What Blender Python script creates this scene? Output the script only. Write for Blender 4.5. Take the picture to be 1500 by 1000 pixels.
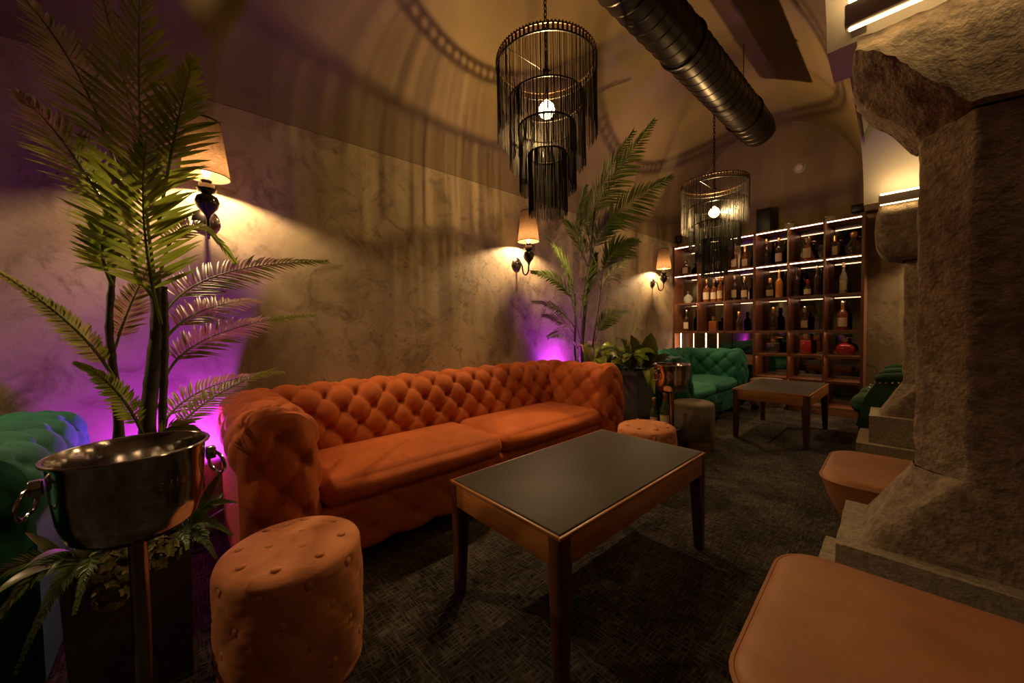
import bpy, math, random
from mathutils import Vector, Matrix, noise
random.seed(7)
PI = math.pi
scene = bpy.context.scene
col = scene.collection
for o in list(bpy.data.objects): bpy.data.objects.remove(o, do_unlink=True)

# ------------------------------------------------------------------ camera
FPX = 541.43
YAW, PIT, ROL = math.radians(48.1993), math.radians(-1.958), math.radians(-1.0452)
CAM = Vector((2.75, 0.0, 1.15))
fw = Vector((-math.sin(YAW)*math.cos(PIT), math.cos(YAW)*math.cos(PIT), math.sin(PIT)))
r0 = Vector((math.cos(YAW), math.sin(YAW), 0)); u0 = r0.cross(fw)
rt = r0*math.cos(ROL) + u0*math.sin(ROL); up = -r0*math.sin(ROL) + u0*math.cos(ROL)
cd = bpy.data.cameras.new('camera'); cam = bpy.data.objects.new('camera', cd); col.objects.link(cam)
M = Matrix((rt, up, -fw)).transposed().to_4x4(); M.translation = CAM
cam.matrix_world = M
cd.sensor_fit = 'HORIZONTAL'; cd.sensor_width = 36.0; cd.lens = FPX/1500*36; cd.clip_start = 0.02
scene.camera = cam
def ray(px, py): return fw + rt*((px-750)/FPX) - up*((py-500)/FPX)
def at_x(px, py, X): d = ray(px, py); return CAM + d*((X-CAM.x)/d.x)
def at_y(px, py, Y): d = ray(px, py); return CAM + d*((Y-CAM.y)/d.y)
def at_z(px, py, Z): d = ray(px, py); return CAM + d*((Z-CAM.z)/d.z)

# ------------------------------------------------------------------ world and exposure
w = bpy.data.worlds.new('world'); scene.world = w; w.use_nodes = True
bg = w.node_tree.nodes['Background']; bg.inputs[0].default_value = (1.0, 0.72, 0.42, 1); bg.inputs[1].default_value = 0.004
vs = scene.view_settings
vs.view_transform = 'Standard'; vs.look = 'None'; vs.gamma = 1.0; vs.use_curve_mapping = False
vs.exposure = 0.0
# power of the lamps (each lamp itself is built with its fixture further down)
P_CHANDELIER, P_SCONCE, P_UPLIGHT, P_FILL = 84.0, 85.0, 75.0, 10.0
S_LED_SHELF, S_LED_PIER = 22.0, 20.0
WARM = (1.0, 0.60, 0.22); WARM2 = (1.0, 0.66, 0.33); PURPLE = (0.46, 0.03, 1.0)

# ------------------------------------------------------------------ materials
def mat(name, base=(.5,.5,.5), rough=.6, metal=0., bump=0., bscale=60., var=None, vscale=4., detail=6., sheen=0., spec=.5, stretch=None, vpos=(.35,.65), coat=0., distort=0.):
    m = bpy.data.materials.new(name); m.use_nodes = True
    nt = m.node_tree; n = nt.nodes; l = nt.links
    p = n['Principled BSDF']
    p.inputs['Base Color'].default_value = (*base, 1); p.inputs['Roughness'].default_value = rough
    p.inputs['Metallic'].default_value = metal; p.inputs['Specular IOR Level'].default_value = spec
    if coat: p.inputs['Coat Weight'].default_value = coat; p.inputs['Coat Roughness'].default_value = .12
    if sheen:
        p.inputs['Sheen Weight'].default_value = sheen; p.inputs['Sheen Roughness'].default_value = .35
        p.inputs['Sheen Tint'].default_value = (*[min(1, c*1.6+.1) for c in base], 1)
    tc = n.new('ShaderNodeTexCoord'); src = tc.outputs['Object']
    if stretch:
        mp = n.new('ShaderNodeMapping'); mp.inputs['Scale'].default_value = stretch
        l.new(src, mp.inputs[0]); src = mp.outputs[0]
    if var:
        nz = n.new('ShaderNodeTexNoise'); nz.inputs['Scale'].default_value = vscale; nz.inputs['Detail'].default_value = detail
        nz.inputs['Roughness'].default_value = .62; nz.inputs['Distortion'].default_value = distort
        cr = n.new('ShaderNodeValToRGB'); cr.color_ramp.elements[0].position = vpos[0]; cr.color_ramp.elements[1].position = vpos[1]
        cr.color_ramp.elements[0].color = (*var, 1); cr.color_ramp.elements[1].color = (*base, 1)
        l.new(src, nz.inputs['Vector']); l.new(nz.outputs['Fac'], cr.inputs[0]); l.new(cr.outputs[0], p.inputs['Base Color'])
    if bump:
        nb = n.new('ShaderNodeTexNoise'); nb.inputs['Scale'].default_value = bscale; nb.inputs['Detail'].default_value = 5
        bp = n.new('ShaderNodeBump'); bp.inputs['Strength'].default_value = bump; bp.inputs['Distance'].default_value = .01
        l.new(src, nb.inputs['Vector']); l.new(nb.outputs['Fac'], bp.inputs['Height']); l.new(bp.outputs[0], p.inputs['Normal'])
    return m
def emis(name, c, s):
    m = bpy.data.materials.new(name); m.use_nodes = True; n = m.node_tree.nodes; n.clear()
    e = n.new('ShaderNodeEmission'); e.inputs[0].default_value = (*c, 1); e.inputs[1].default_value = s
    o = n.new('ShaderNodeOutputMaterial'); m.node_tree.links.new(e.outputs[0], o.inputs[0]); return m
def bulbmat(name, c, s, mix=.5):
    m = bpy.data.materials.new(name); m.use_nodes = True; n = m.node_tree.nodes; n.clear(); l = m.node_tree.links
    e = n.new('ShaderNodeEmission'); e.inputs[0].default_value = (*c, 1); e.inputs[1].default_value = s
    t = n.new('ShaderNodeBsdfTransparent'); mx = n.new('ShaderNodeMixShader'); mx.inputs[0].default_value = mix
    o = n.new('ShaderNodeOutputMaterial'); l.new(t.outputs[0], mx.inputs[1]); l.new(e.outputs[0], mx.inputs[2]); l.new(mx.outputs[0], o.inputs[0]); return m
def shademat(name, c, tr):
    m = bpy.data.materials.new(name); m.use_nodes = True; n = m.node_tree.nodes; n.clear(); l = m.node_tree.links
    tc = n.new('ShaderNodeTexCoord'); mp = n.new('ShaderNodeMapping'); mp.inputs['Scale'].default_value = (60, 60, 260)
    nz = n.new('ShaderNodeTexNoise'); nz.inputs['Scale'].default_value = 1.0; nz.inputs['Detail'].default_value = 3
    cr = n.new('ShaderNodeValToRGB'); cr.color_ramp.elements[0].color = (*[x*.45 for x in c], 1); cr.color_ramp.elements[1].color = (*c, 1)
    cr.color_ramp.elements[0].position = .3; cr.color_ramp.elements[1].position = .7
    d = n.new('ShaderNodeBsdfDiffuse'); t = n.new('ShaderNodeBsdfTranslucent'); mx = n.new('ShaderNodeMixShader'); mx.inputs[0].default_value = tr
    o = n.new('ShaderNodeOutputMaterial')
    l.new(tc.outputs['Object'], mp.inputs[0]); l.new(mp.outputs[0], nz.inputs['Vector']); l.new(nz.outputs['Fac'], cr.inputs[0])
    l.new(cr.outputs[0], d.inputs[0]); l.new(cr.outputs[0], t.inputs[0])
    l.new(d.outputs[0], mx.inputs[1]); l.new(t.outputs[0], mx.inputs[2]); l.new(mx.outputs[0], o.inputs[0]); return m
def glassmat(name, c, rough=.03, alpha=.5):
    # thin tinted glass: part clear, part glossy coloured body
    m = bpy.data.materials.new(name); m.use_nodes = True; p = m.node_tree.nodes['Principled BSDF']
    p.inputs['Base Color'].default_value = (*c, 1); p.inputs['Roughness'].default_value = rough
    p.inputs['Specular IOR Level'].default_value = .9; p.inputs['Alpha'].default_value = alpha
    p.inputs['Coat Weight'].default_value = .6; p.inputs['Coat Roughness'].default_value = .02
    return m
def leafmat(name, c, c2, tr=.35, rough=.4):
    m = bpy.data.materials.new(name); m.use_nodes = True; n = m.node_tree.nodes; l = m.node_tree.links
    p = n['Principled BSDF']; p.inputs['Roughness'].default_value = rough
    tc = n.new('ShaderNodeTexCoord'); nz = n.new('ShaderNodeTexNoise'); nz.inputs['Scale'].default_value = 7
    cr = n.new('ShaderNodeValToRGB'); cr.color_ramp.elements[0].color = (*c, 1); cr.color_ramp.elements[1].color = (*c2, 1)
    cr.color_ramp.elements[0].position = .35; cr.color_ramp.elements[1].position = .65
    l.new(tc.outputs['Object'], nz.inputs['Vector']); l.new(nz.outputs['Fac'], cr.inputs[0]); l.new(cr.outputs[0], p.inputs['Base Color'])
    t = n.new('ShaderNodeBsdfTranslucent'); l.new(cr.outputs[0], t.inputs[0])
    mx = n.new('ShaderNodeMixShader'); mx.inputs[0].default_value = tr
    o = n['Material Output']; l.new(p.outputs[0], mx.inputs[1]); l.new(t.outputs[0], mx.inputs[2]); l.new(mx.outputs[0], o.inputs[0]); return m
def plaster_wall():
    # worn metallic-looking lime plaster: large clouds, medium stains, fine dark pitting
    m = bpy.data.materials.new('worn_plaster'); m.use_nodes = True; n = m.node_tree.nodes; l = m.node_tree.links
    p = n['Principled BSDF']; p.inputs['Roughness'].default_value = .62; p.inputs['Specular IOR Level'].default_value = .35
    tc = n.new('ShaderNodeTexCoord')
    def nz(s, d, lo, hi, dis=0., r=.6):
        a = n.new('ShaderNodeTexNoise'); a.inputs['Scale'].default_value = s; a.inputs['Detail'].default_value = d; a.inputs['Roughness'].default_value = r
        a.inputs['Distortion'].default_value = dis; l.new(tc.outputs['Object'], a.inputs['Vector'])
        k = n.new('ShaderNodeMapRange'); k.inputs[1].default_value = lo; k.inputs[2].default_value = hi; l.new(a.outputs['Fac'], k.inputs[0]); return k.outputs[0]
    def mixc(f, a, b):
        k = n.new('ShaderNodeMix'); k.data_type = 'RGBA'; l.new(f, k.inputs['Factor'])
        for i, v in ((6, a), (7, b)):
            if isinstance(v, tuple): k.inputs[i].default_value = (*v, 1)
            else: l.new(v, k.inputs[i])
        return k.outputs[2]
    c1 = mixc(nz(1.6, 8, .35, .68, .6), (.235,.175,.105), (.40,.315,.205))
    c2 = mixc(nz(4.5, 9, .50, .70, 1.2, .7), c1, (.135,.092,.05))
    pit = nz(30, 10, .55, .64, .5, .78); area = nz(1.1, 4, .46, .62, .5)
    mu = n.new('ShaderNodeMath'); mu.operation = 'MULTIPLY'; l.new(pit, mu.inputs[0]); l.new(area, mu.inputs[1])
    c3 = mixc(mu.outputs[0], c2, (.055,.038,.02))
    l.new(c3, p.inputs['Base Color'])
    bp = n.new('ShaderNodeBump'); bp.inputs['Strength'].default_value = .25; bp.inputs['Distance'].default_value = .008
    l.new(nz(22, 8, 0, 1), bp.inputs['Height']); l.new(bp.outputs[0], p.inputs['Normal'])
    return m
def wood(name, a, b, axis, rough=.38):
    s = [14, 14, 14]; s[axis] = 1.1
    return mat(name, b, rough, var=a, vscale=3.2, detail=5, stretch=tuple(s), bump=.04, bscale=4, distort=.8, vpos=(.3, .7))
def carpet():
    m = bpy.data.materials.new('woven_carpet'); m.use_nodes = True; n = m.node_tree.nodes; l = m.node_tree.links
    p = n['Principled BSDF']; p.inputs['Roughness'].default_value = .95; p.inputs['Specular IOR Level'].default_value = .1
    tc = n.new('ShaderNodeTexCoord')
    fs = []
    for sc in ((14, 130, 1), (130, 14, 1), (3, 3, 1)):
        mp = n.new('ShaderNodeMapping'); mp.inputs['Scale'].default_value = sc; l.new(tc.outputs['Object'], mp.inputs[0])
        a = n.new('ShaderNodeTexNoise'); a.inputs['Scale'].default_value = 1.0; a.inputs['Detail'].default_value = 4; l.new(mp.outputs[0], a.inputs['Vector']); fs.append(a.outputs['Fac'])
    mx = n.new('ShaderNodeMath'); mx.operation = 'MAXIMUM'; l.new(fs[0], mx.inputs[0]); l.new(fs[1], mx.inputs[1])
    ad = n.new('ShaderNodeMath'); ad.operation = 'MULTIPLY_ADD'; ad.inputs[1].default_value = .35; l.new(fs[2], ad.inputs[0]); l.new(mx.outputs[0], ad.inputs[2])
    cr = n.new('ShaderNodeValToRGB'); e = cr.color_ramp.elements
    e[0].position = .62; e[0].color = (.010,.009,.008,1); e[1].position = .92; e[1].color = (.115,.095,.076,1)
    l.new(ad.outputs[0], cr.inputs[0]); l.new(cr.outputs[0], p.inputs['Base Color'])
    bp = n.new('ShaderNodeBump'); bp.inputs['Strength'].default_value = .6; bp.inputs['Distance'].default_value = .004
    l.new(mx.outputs[0], bp.inputs['Height']); l.new(bp.outputs[0], p.inputs['Normal'])
    return m

MT = {}
MT['plaster'] = plaster_wall()
MT['vault'] = mat('vault_plaster', (.175,.122,.062), .8, bump=.12, bscale=9, var=(.14,.096,.048), vscale=1.6)
MT['white_plaster'] = mat('pale_plaster', (.60,.54,.47), .8, bump=.1, bscale=14)
MT['carpet'] = carpet()
MT['stone'] = mat('granite', (.30,.225,.155), .9, bump=.9, bscale=70, var=(.13,.095,.065), vscale=26, detail=9)
MT['stone2'] = mat('dressed_granite', (.34,.28,.20), .85, bump=.45, bscale=120, var=(.19,.15,.10), vscale=60, detail=8)
MT['orange'] = mat('orange_velvet', (.50,.125,.030), .75, sheen=.35, spec=.2, var=(.40,.095,.022), vscale=7, bump=.05, bscale=240)
MT['peach'] = mat('peach_velvet', (.60,.24,.105), .8, sheen=.3, spec=.2, var=(.50,.185,.075), vscale=9, bump=.05, bscale=260)
MT['green'] = mat('green_velvet', (.018,.135,.085), .72, sheen=.35, spec=.2, var=(.012,.095,.06), vscale=6, bump=.05, bscale=240)
MT['dgreen'] = mat('dark_green_velvet', (.020,.055,.022), .75, sheen=.2, spec=.2)
MT['grey'] = mat('taupe_velvet', (.20,.155,.115), .8, sheen=.25, spec=.2, var=(.14,.105,.08), vscale=6)
MT['leather'] = mat('tan_leather', (.36,.155,.066), .5, bump=.08, bscale=180, var=(.29,.12,.05), vscale=5, spec=.35)
MT['black'] = mat('black_metal', (.012,.011,.010), .35, metal=.4)
MT['fringe'] = mat('black_fringe', (.006,.005,.004), .5, spec=.35)
MT['band'] = mat('bronze_band', (.10,.065,.035), .4, metal=.8)
MT['duct'] = mat('black_duct', (.010,.007,.005), .36, metal=.6)
MT['steel'] = mat('polished_steel', (.55,.53,.52), .13, metal=1., bump=.06, bscale=12)
MT['dsteel'] = mat('smoked_steel', (.30,.24,.20), .2, metal=1.)
MT['gold'] = mat('brass', (.62,.40,.16), .28, metal=1.)
MT['chrome'] = mat('chrome', (.8,.76,.7), .08, metal=1.)
MT['porcelain'] = mat('black_lacquer', (.02,.016,.014), .15, coat=.5)
MT['woodY'] = wood('oak_apron_long', (.24,.085,.022), (.40,.165,.048), 1)
MT['woodX'] = wood('oak_apron_short', (.24,.085,.022), (.40,.165,.048), 0)
MT['woodZ'] = wood('dark_stained_leg', (.055,.018,.008), (.11,.036,.014), 2)
MT['walnutZ'] = wood('walnut_upright', (.16,.062,.027), (.29,.125,.055), 2, .42)
MT['walnutX'] = wood('walnut_shelf', (.16,.062,.027), (.29,.125,.055), 0, .42)
MT['tabletop'] = mat('dark_laminate', (.042,.034,.024), .55, spec=.22, bump=.02, bscale=400)
MT['mirror'] = mat('smoked_mirror', (.20,.19,.17), .04, metal=1.)
MT['planter'] = mat('concrete_planter', (.075,.068,.060), .65, bump=.15, bscale=30, var=(.05,.044,.038), vscale=9)
MT['soil'] = mat('soil', (.03,.02,.012), .95)
MT['palm'] = leafmat('palm_leaf', (.15,.205,.022), (.28,.32,.035), .5)
MT['palm2'] = leafmat('palm_leaf_dark', (.08,.13,.022), (.16,.21,.035), .42)
MT['fern'] = leafmat('fern_leaf', (.06,.12,.02), (.13,.19,.035), .3)
MT['broad'] = leafmat('broad_leaf', (.16,.27,.03), (.44,.50,.09), .25, .3)
MT['broad_dark'] = leafmat('bronze_leaf', (.05,.06,.015), (.11,.12,.03), .2, .35)
MT['hydrangea'] = leafmat('hydrangea_petal', (.20,.20,.06), (.32,.30,.10), .3, .6)
MT['trunk'] = mat('palm_stem', (.085,.075,.03), .6, var=(.035,.028,.014), vscale=30, stretch=(1,1,3))
MT['shade'] = shademat('linen_shade', (.062,.034,.017), .2)
MT['shade_in'] = mat('shade_lining', (.8,.76,.68), .8)
MT['bulb'] = bulbmat('lit_bulb', (1.0,.72,.34), 26, .55)
MT['bulb2'] = bulbmat('lit_candle_bulb', (1.0,.80,.5), 14, .4)
MT['led'] = emis('led_shelf', (1.0,.53,.31), S_LED_SHELF)
MT['led_pier'] = emis('led_pier', (1.0,.66,.27), S_LED_PIER)
MT['led_purple'] = emis('led_purple', (.5,.06,1.0), 6)
MT['alu'] = mat('painted_aluminium', (.38,.33,.28), .5)
MT['label'] = mat('paper_label', (.46,.37,.25), .7)
MT['label2'] = mat('cream_label', (.36,.29,.16), .7)
for k, c, a in (('amber',(.20,.055,.012),.8),('dark',(.025,.014,.010),.9),('red',(.26,.010,.008),.75),('clear',(.42,.45,.36),.35),('honey',(.50,.20,.035),.9),('green_glass',(.02,.045,.018),.9)):
    MT['gl_'+k] = glassmat('glass_'+k, c, .04, a)

# ------------------------------------------------------------------ mesh helpers
class B:
    def __init__(s): s.v = []; s.f = []
    def add(s, v, f):
        o = len(s.v); s.v += [tuple(x) for x in v]; s.f += [tuple(i+o for i in q) for q in f]; return s
    def box(s, x0, x1, y0, y1, z0, z1):
        v = [(x,y,z) for x in (x0,x1) for y in (y0,y1) for z in (z0,z1)]
        return s.add(v, [(0,1,3,2),(4,6,7,5),(0,4,5,1),(2,3,7,6),(0,2,6,4),(1,5,7,3)])
    def bar(s, a, b, wx, wy):   # tapered square bar from a to b; wx,wy = half widths at a, b
        a = Vector(a); b = Vector(b); v = []
        for p, h in ((a, wx), (b, wy)):
            v += [p+Vector((-h,-h,0)), p+Vector((h,-h,0)), p+Vector((h,h,0)), p+Vector((-h,h,0))]
        return s.add(v, [(3,2,1,0),(4,5,6,7),(0,1,5,4),(1,2,6,5),(2,3,7,6),(3,0,4,7)])
    def lathe(s, prof, n=24, c=(0,0,0), sx=1., sy=1., caps=True):
        v = []; f = []
        for r, z in prof:
            for i in range(n):
                a = 2*PI*i/n; v.append((c[0]+r*math.cos(a)*sx, c[1]+r*math.sin(a)*sy, c[2]+z))
        for k in range(len(prof)-1):
            for i in range(n):
                j = (i+1) % n; f.append((k*n+i, k*n+j, (k+1)*n+j, (k+1)*n+i))
        if caps:
            f.append(tuple(range(n-1, -1, -1))); m = (len(prof)-1)*n; f.append(tuple(range(m, m+n)))
        return s.add(v, f)
    def tube(s, pts, r, n=8, closed=False):
        pts = [Vector(p) for p in pts]; N = len(pts); v = []; f = []
        R = r if isinstance(r, (list, tuple)) else [r]*N
        prev = None
        for i, p in enumerate(pts):
            if closed: t = pts[(i+1) % N]-pts[i-1]
            else: t = pts[min(i+1, N-1)]-pts[max(i-1, 0)]
            t.normalize()
            if prev is None:
                h = Vector((0,0,1)) if abs(t.z) < .9 else Vector((1,0,0)); a = t.cross(h).normalized()
            else:
                a = prev - t*prev.dot(t); a.normalize()
            prev = a; b = t.cross(a)
            for k in range(n):
                an = 2*PI*k/n; v.append(p + (a*math.cos(an)+b*math.sin(an))*R[i])
        for i in range(N if closed else N-1):
            j = (i+1) % N
            for k in range(n):
                m = (k+1) % n; f.append((i*n+k, i*n+m, j*n+m, j*n+k))
        if not closed:
            f.append(tuple(range(n-1,-1,-1))); f.append(tuple(range((N-1)*n, N*n)))
        return s.add(v, f)
    def grid(s, fn, nu, nv, closeu=False):
        v = []; f = []
        for j in range(nv+1):
            for i in range(nu if closeu else nu+1):
                v.append(fn(i/nu, j/nv))
        W = nu if closeu else nu+1
        for j in range(nv):
            for i in range(nu):
                a = j*W+i; b = j*W+(i+1) % W; f.append((a, b, b+W, a+W))
        return s.add(v, f)
    def sphere(s, c, r, n=16, m=10, sz=1.):
        pr = [(r*max(math.sin(PI*k/m), .02), -r*sz*math.cos(PI*k/m)) for k in range(m+1)]
        return s.lathe(pr, n, c)
    def rbox(s, x0, x1, y0, y1, z0, z1, r, puff=0., n=5, k=3):
        c = Vector(((x0+x1)/2, (y0+y1)/2, (z0+z1)/2)); h = ((x1-x0)/2, (y1-y0)/2, (z1-z0)/2)
        def ax(H):
            L = [-H + r*(1-math.cos(PI/2*i/k)) for i in range(k)]
            inner = [-(H-r) + 2*(H-r)*i/n for i in range(n+1)]
            return L + inner + [-x for x in reversed(L)]
        A = [ax(x) for x in h]
        for d in range(3):
            u, w_ = (d+1) % 3, (d+2) % 3
            for sg in (-1, 1):
                U, V_ = A[u], A[w_]; v = []; f = []
                for b in V_:
                    for a in U:
                        p = [0,0,0]; p[d] = sg*h[d]; p[u] = a; p[w_] = b
                        q = [max(-(h[i]-r), min(h[i]-r, p[i])) for i in range(3)]
                        e = Vector(p)-Vector(q); e.normalize()
                        P = Vector(q)+e*r
                        if puff:
                            g = 1.
                            for e_ in (u, w_): q_ = max(0, min(1, (h[e_]-abs(p[e_]))/(.75*min(h[e_], .30)))); g *= q_*q_*(3-2*q_)
                            P[d] += sg*puff*g
                        v.append(c+P)
                nu = len(U)
                for j in range(len(V_)-1):
                    for i in range(nu-1):
                        qd = (j*nu+i, j*nu+i+1, (j+1)*nu+i+1, (j+1)*nu+i); f.append(qd if sg > 0 else qd[::-1])
                s.add(v, f)
        return s
    def mesh(s, name, weld=0.):
        me = bpy.data.meshes.new(name); me.from_pydata([tuple(x) for x in s.v], [], s.f); me.update()
        if weld:
            import bmesh
            bm = bmesh.new(); bm.from_mesh(me); bmesh.ops.remove_doubles(bm, verts=bm.verts, dist=weld)
            bmesh.ops.recalc_face_normals(bm, faces=bm.faces); bm.to_mesh(me); bm.free()
        return me
def obj(name, b, m, parent=None, smooth=True, weld=0., kind=None, sharp=40):
    me = b if isinstance(b, bpy.types.Mesh) else b.mesh(name, weld)
    if isinstance(b, B) or not me.materials:
        if not me.materials: me.materials.append(MT[m] if isinstance(m, str) else m)
        if smooth:
            for p in me.polygons: p.use_smooth = True
            if sharp: me.set_sharp_from_angle(angle=math.radians(sharp))
    o = bpy.data.objects.new(name, me); col.objects.link(o)
    if parent: o.parent = parent
    if kind: o['kind'] = kind
    return o
def thing(name, label, cat, loc=(0,0,0), rz=0., group=None):
    o = bpy.data.objects.new(name, None); col.objects.link(o); o.location = loc; o.rotation_euler = (0,0,rz); o.empty_display_size = .1
    return tag(o, label, cat, group)
def tag(o, label, cat, group=None):
    o['label'] = label; o['category'] = cat
    if group: o['group'] = group
    return o
def struct(name, b, m, label=None, **k):
    o = obj(name, b, m, **k); o['kind'] = 'structure'
    if label: o['label'] = label
    return o
def copy_tree(o, parent=None):
    c = o.copy(); col.objects.link(c)
    if parent: c.parent = parent
    for ch in list(o.children): copy_tree(ch, c)
    return c
def lamp(name, loc, power, colr, radius, parent, typ='POINT', rot=None, angle=None, blend=.4):
    d = bpy.data.lights.new(name, typ); d.energy = power; d.color = colr; d.shadow_soft_size = radius
    if typ == 'SPOT': d.spot_size = angle; d.spot_blend = blend
    o = bpy.data.objects.new(name, d); col.objects.link(o); o.parent = parent; o.location = loc
    if rot: o.rotation_euler = rot
    return o

# ------------------------------------------------------------------ the room
Y0, Y1 = -3.2, 6.38              # behind the camera / end wall
XR = 5.2                         # far side of the aisle behind the arcade
ZS, ZC = 2.49, 4.0               # springing and crown of the vault
def xl(y): return 2.50 - .042*(y-1.7)      # left face of the arcade wall (slightly out of square)
struct('floor', B().box(-.2, XR+.2, Y0-.2, Y1+.2, -.08, 0), 'carpet', 'dark woven carpet floor')
struct('wall_left', B().box(-.2, 0, Y0-.2, Y1+.2, 0, ZS), 'plaster', 'worn golden-brown plaster wall behind the sofas')
struct('wall_back', B().box(-.2, XR+.2, Y1, Y1+.2, 0, ZS), 'plaster', 'end wall behind the bottle cabinet')
struct('wall_back_lunette', B().box(-.2, XR+.2, Y1, Y1+.2, ZS, 4.3), 'vault', 'smooth arched end wall above the bottle cabinet')
struct('wall_front', B().box(-.2, XR+.2, Y0-.2, Y0, 0, 4.3), 'plaster', 'plaster wall opposite the bottle cabinet')
struct('wall_aisle', B().box(XR, XR+.2, Y0, Y1, 0, 3.2), 'plaster', 'far wall of the aisle behind the piers')
def vault(u, v):
    y = Y0 + (Y1-Y0)*v; a = xl(y)/2; th = PI*(1-u)
    return (a + .002 + (a-.002 if math.cos(th) < 0 else a+.02)*math.cos(th), y, ZS + (ZC-ZS)*math.sin(th))
vb = B().grid(vault, 72, 30)
struct('ceiling', vb, 'vault', 'smooth beige barrel vault')
struct('ceiling_aisle', B().box(2.75, XR, Y0, Y1, 3.0, 3.1), 'white_plaster', 'flat ceiling of the aisle')
# arcade wall with segmental arches between the piers
PIERS = [-.62, 1.93, 4.46]       # pier centres along the row
HALF = .12; ZI = 2.14; RISE = .43
def arch_z(y):
    for a, b in ((Y0-1.5, PIERS[0]), (PIERS[0], PIERS[1]), (PIERS[1], PIERS[2]), (PIERS[2], Y1+.6)):
        if a <= y <= b:
            lo, hi = a+HALF, b-HALF
            if y <= lo or y >= hi: return ZI
            t = (2*y-lo-hi)/(hi-lo)
            return ZI + RISE*max(0, 1-abs(t)**2.4)**.5
    return ZI
ys = []
y = Y0
while y < Y1: ys.append(y); y += .05
ys.append(Y1)
for p in PIERS: ys += [p+s*(HALF+d) for s in (-1, 1) for d in (0, .002, .006, .012, .02, .03)]
ys = sorted(set(ys))
ab = B(); v = []; f = []
for y in ys:
    z = arch_z(y); x = xl(y); v += [(x,y,z), (x,y,ZS+.02), (x+.72,y,z), (x+.72,y,3.06)]
for i in range(len(ys)-1):
    a = i*4; b = a+4
    f += [(a,a+1,b+1,b), (a+2,b+2,b+3,a+3), (a,b,b+2,a+2), (a+1,a+3,b+3,b+1)]
ab.add(v, f)
struct('wall_right', ab, 'white_plaster', 'pale plaster arcade wall with low arches on stone piers', sharp=30)

# ------------------------------------------------------------------ stone piers
def roughen(b, amp, sc, seed):
    off = Vector((seed*3.7, seed*1.3, seed*7.1)); out = []
    for p in b.v:
        q = Vector(p)*sc+off
        d = Vector((noise.noise(q), noise.noise(q+Vector((31,7,3))), noise.noise(q+Vector((5,77,13)))))
        d2 = Vector((noise.noise(q*4), noise.noise(q*4+Vector((31,7,3))), noise.noise(q*4+Vector((5,77,13)))))
        out.append(Vector(p)+d*amp+d2*amp*.45)
    b.v = [tuple(x) for x in out]; return b
def patch(b, quad, n, m):
    A, Bq, C, D = [Vector(x) for x in quad]
    b.grid(lambda u, v: (A*(1-u)+Bq*u)*(1-v)+(D*(1-u)+C*u)*v, n, m); return b
def block(x0, x1, y0, y1, z0, z1, step=.03):
    b = B(); nx = max(2, int((x1-x0)/step)); ny = max(2, int((y1-y0)/step)); nz = max(2, int((z1-z0)/step))
    patch(b, [(x0,y0,z0),(x1,y0,z0),(x1,y0,z1),(x0,y0,z1)], nx, nz); patch(b, [(x1,y1,z0),(x0,y1,z0),(x0,y1,z1),(x1,y1,z1)], nx, nz)
    patch(b, [(x0,y1,z0),(x0,y0,z0),(x0,y0,z1),(x0,y1,z1)], ny, nz); patch(b, [(x1,y0,z0),(x1,y1,z0),(x1,y1,z1),(x1,y0,z1)], ny, nz)
    patch(b, [(x0,y0,z1),(x1,y0,z1),(x1,y1,z1),(x0,y1,z1)], nx, ny); patch(b, [(x0,y1,z0),(x1,y1,z0),(x1,y0,z0),(x0,y0,z0)], nx, ny)
    return b
def octo(hx, hy, c):   # chamfered rectangle, 8 points, counter-clockwise from front-left
    return [(-hx,-hy+c),(-hx+c,-hy),(hx-c,-hy),(hx,-hy+c),(hx,hy-c),(hx-c,hy),(-hx+c,hy),(-hx,hy-c)]
def loft8(levels, nseg, nz):
    b = B()
    for (z0, o0), (z1, o1) in zip(levels[:-1], levels[1:]):
        k = max(1, int((z1-z0)/nz))
        for i in range(8):
            j = (i+1) % 8
            patch(b, [(*o0[i],z0),(*o0[j],z0),(*o1[j],z1),(*o1[i],z1)], nseg, k)
    return b
RZP = math.radians(2.5)
SH = octo(.255, .13, .105)       # shaft outline
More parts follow.
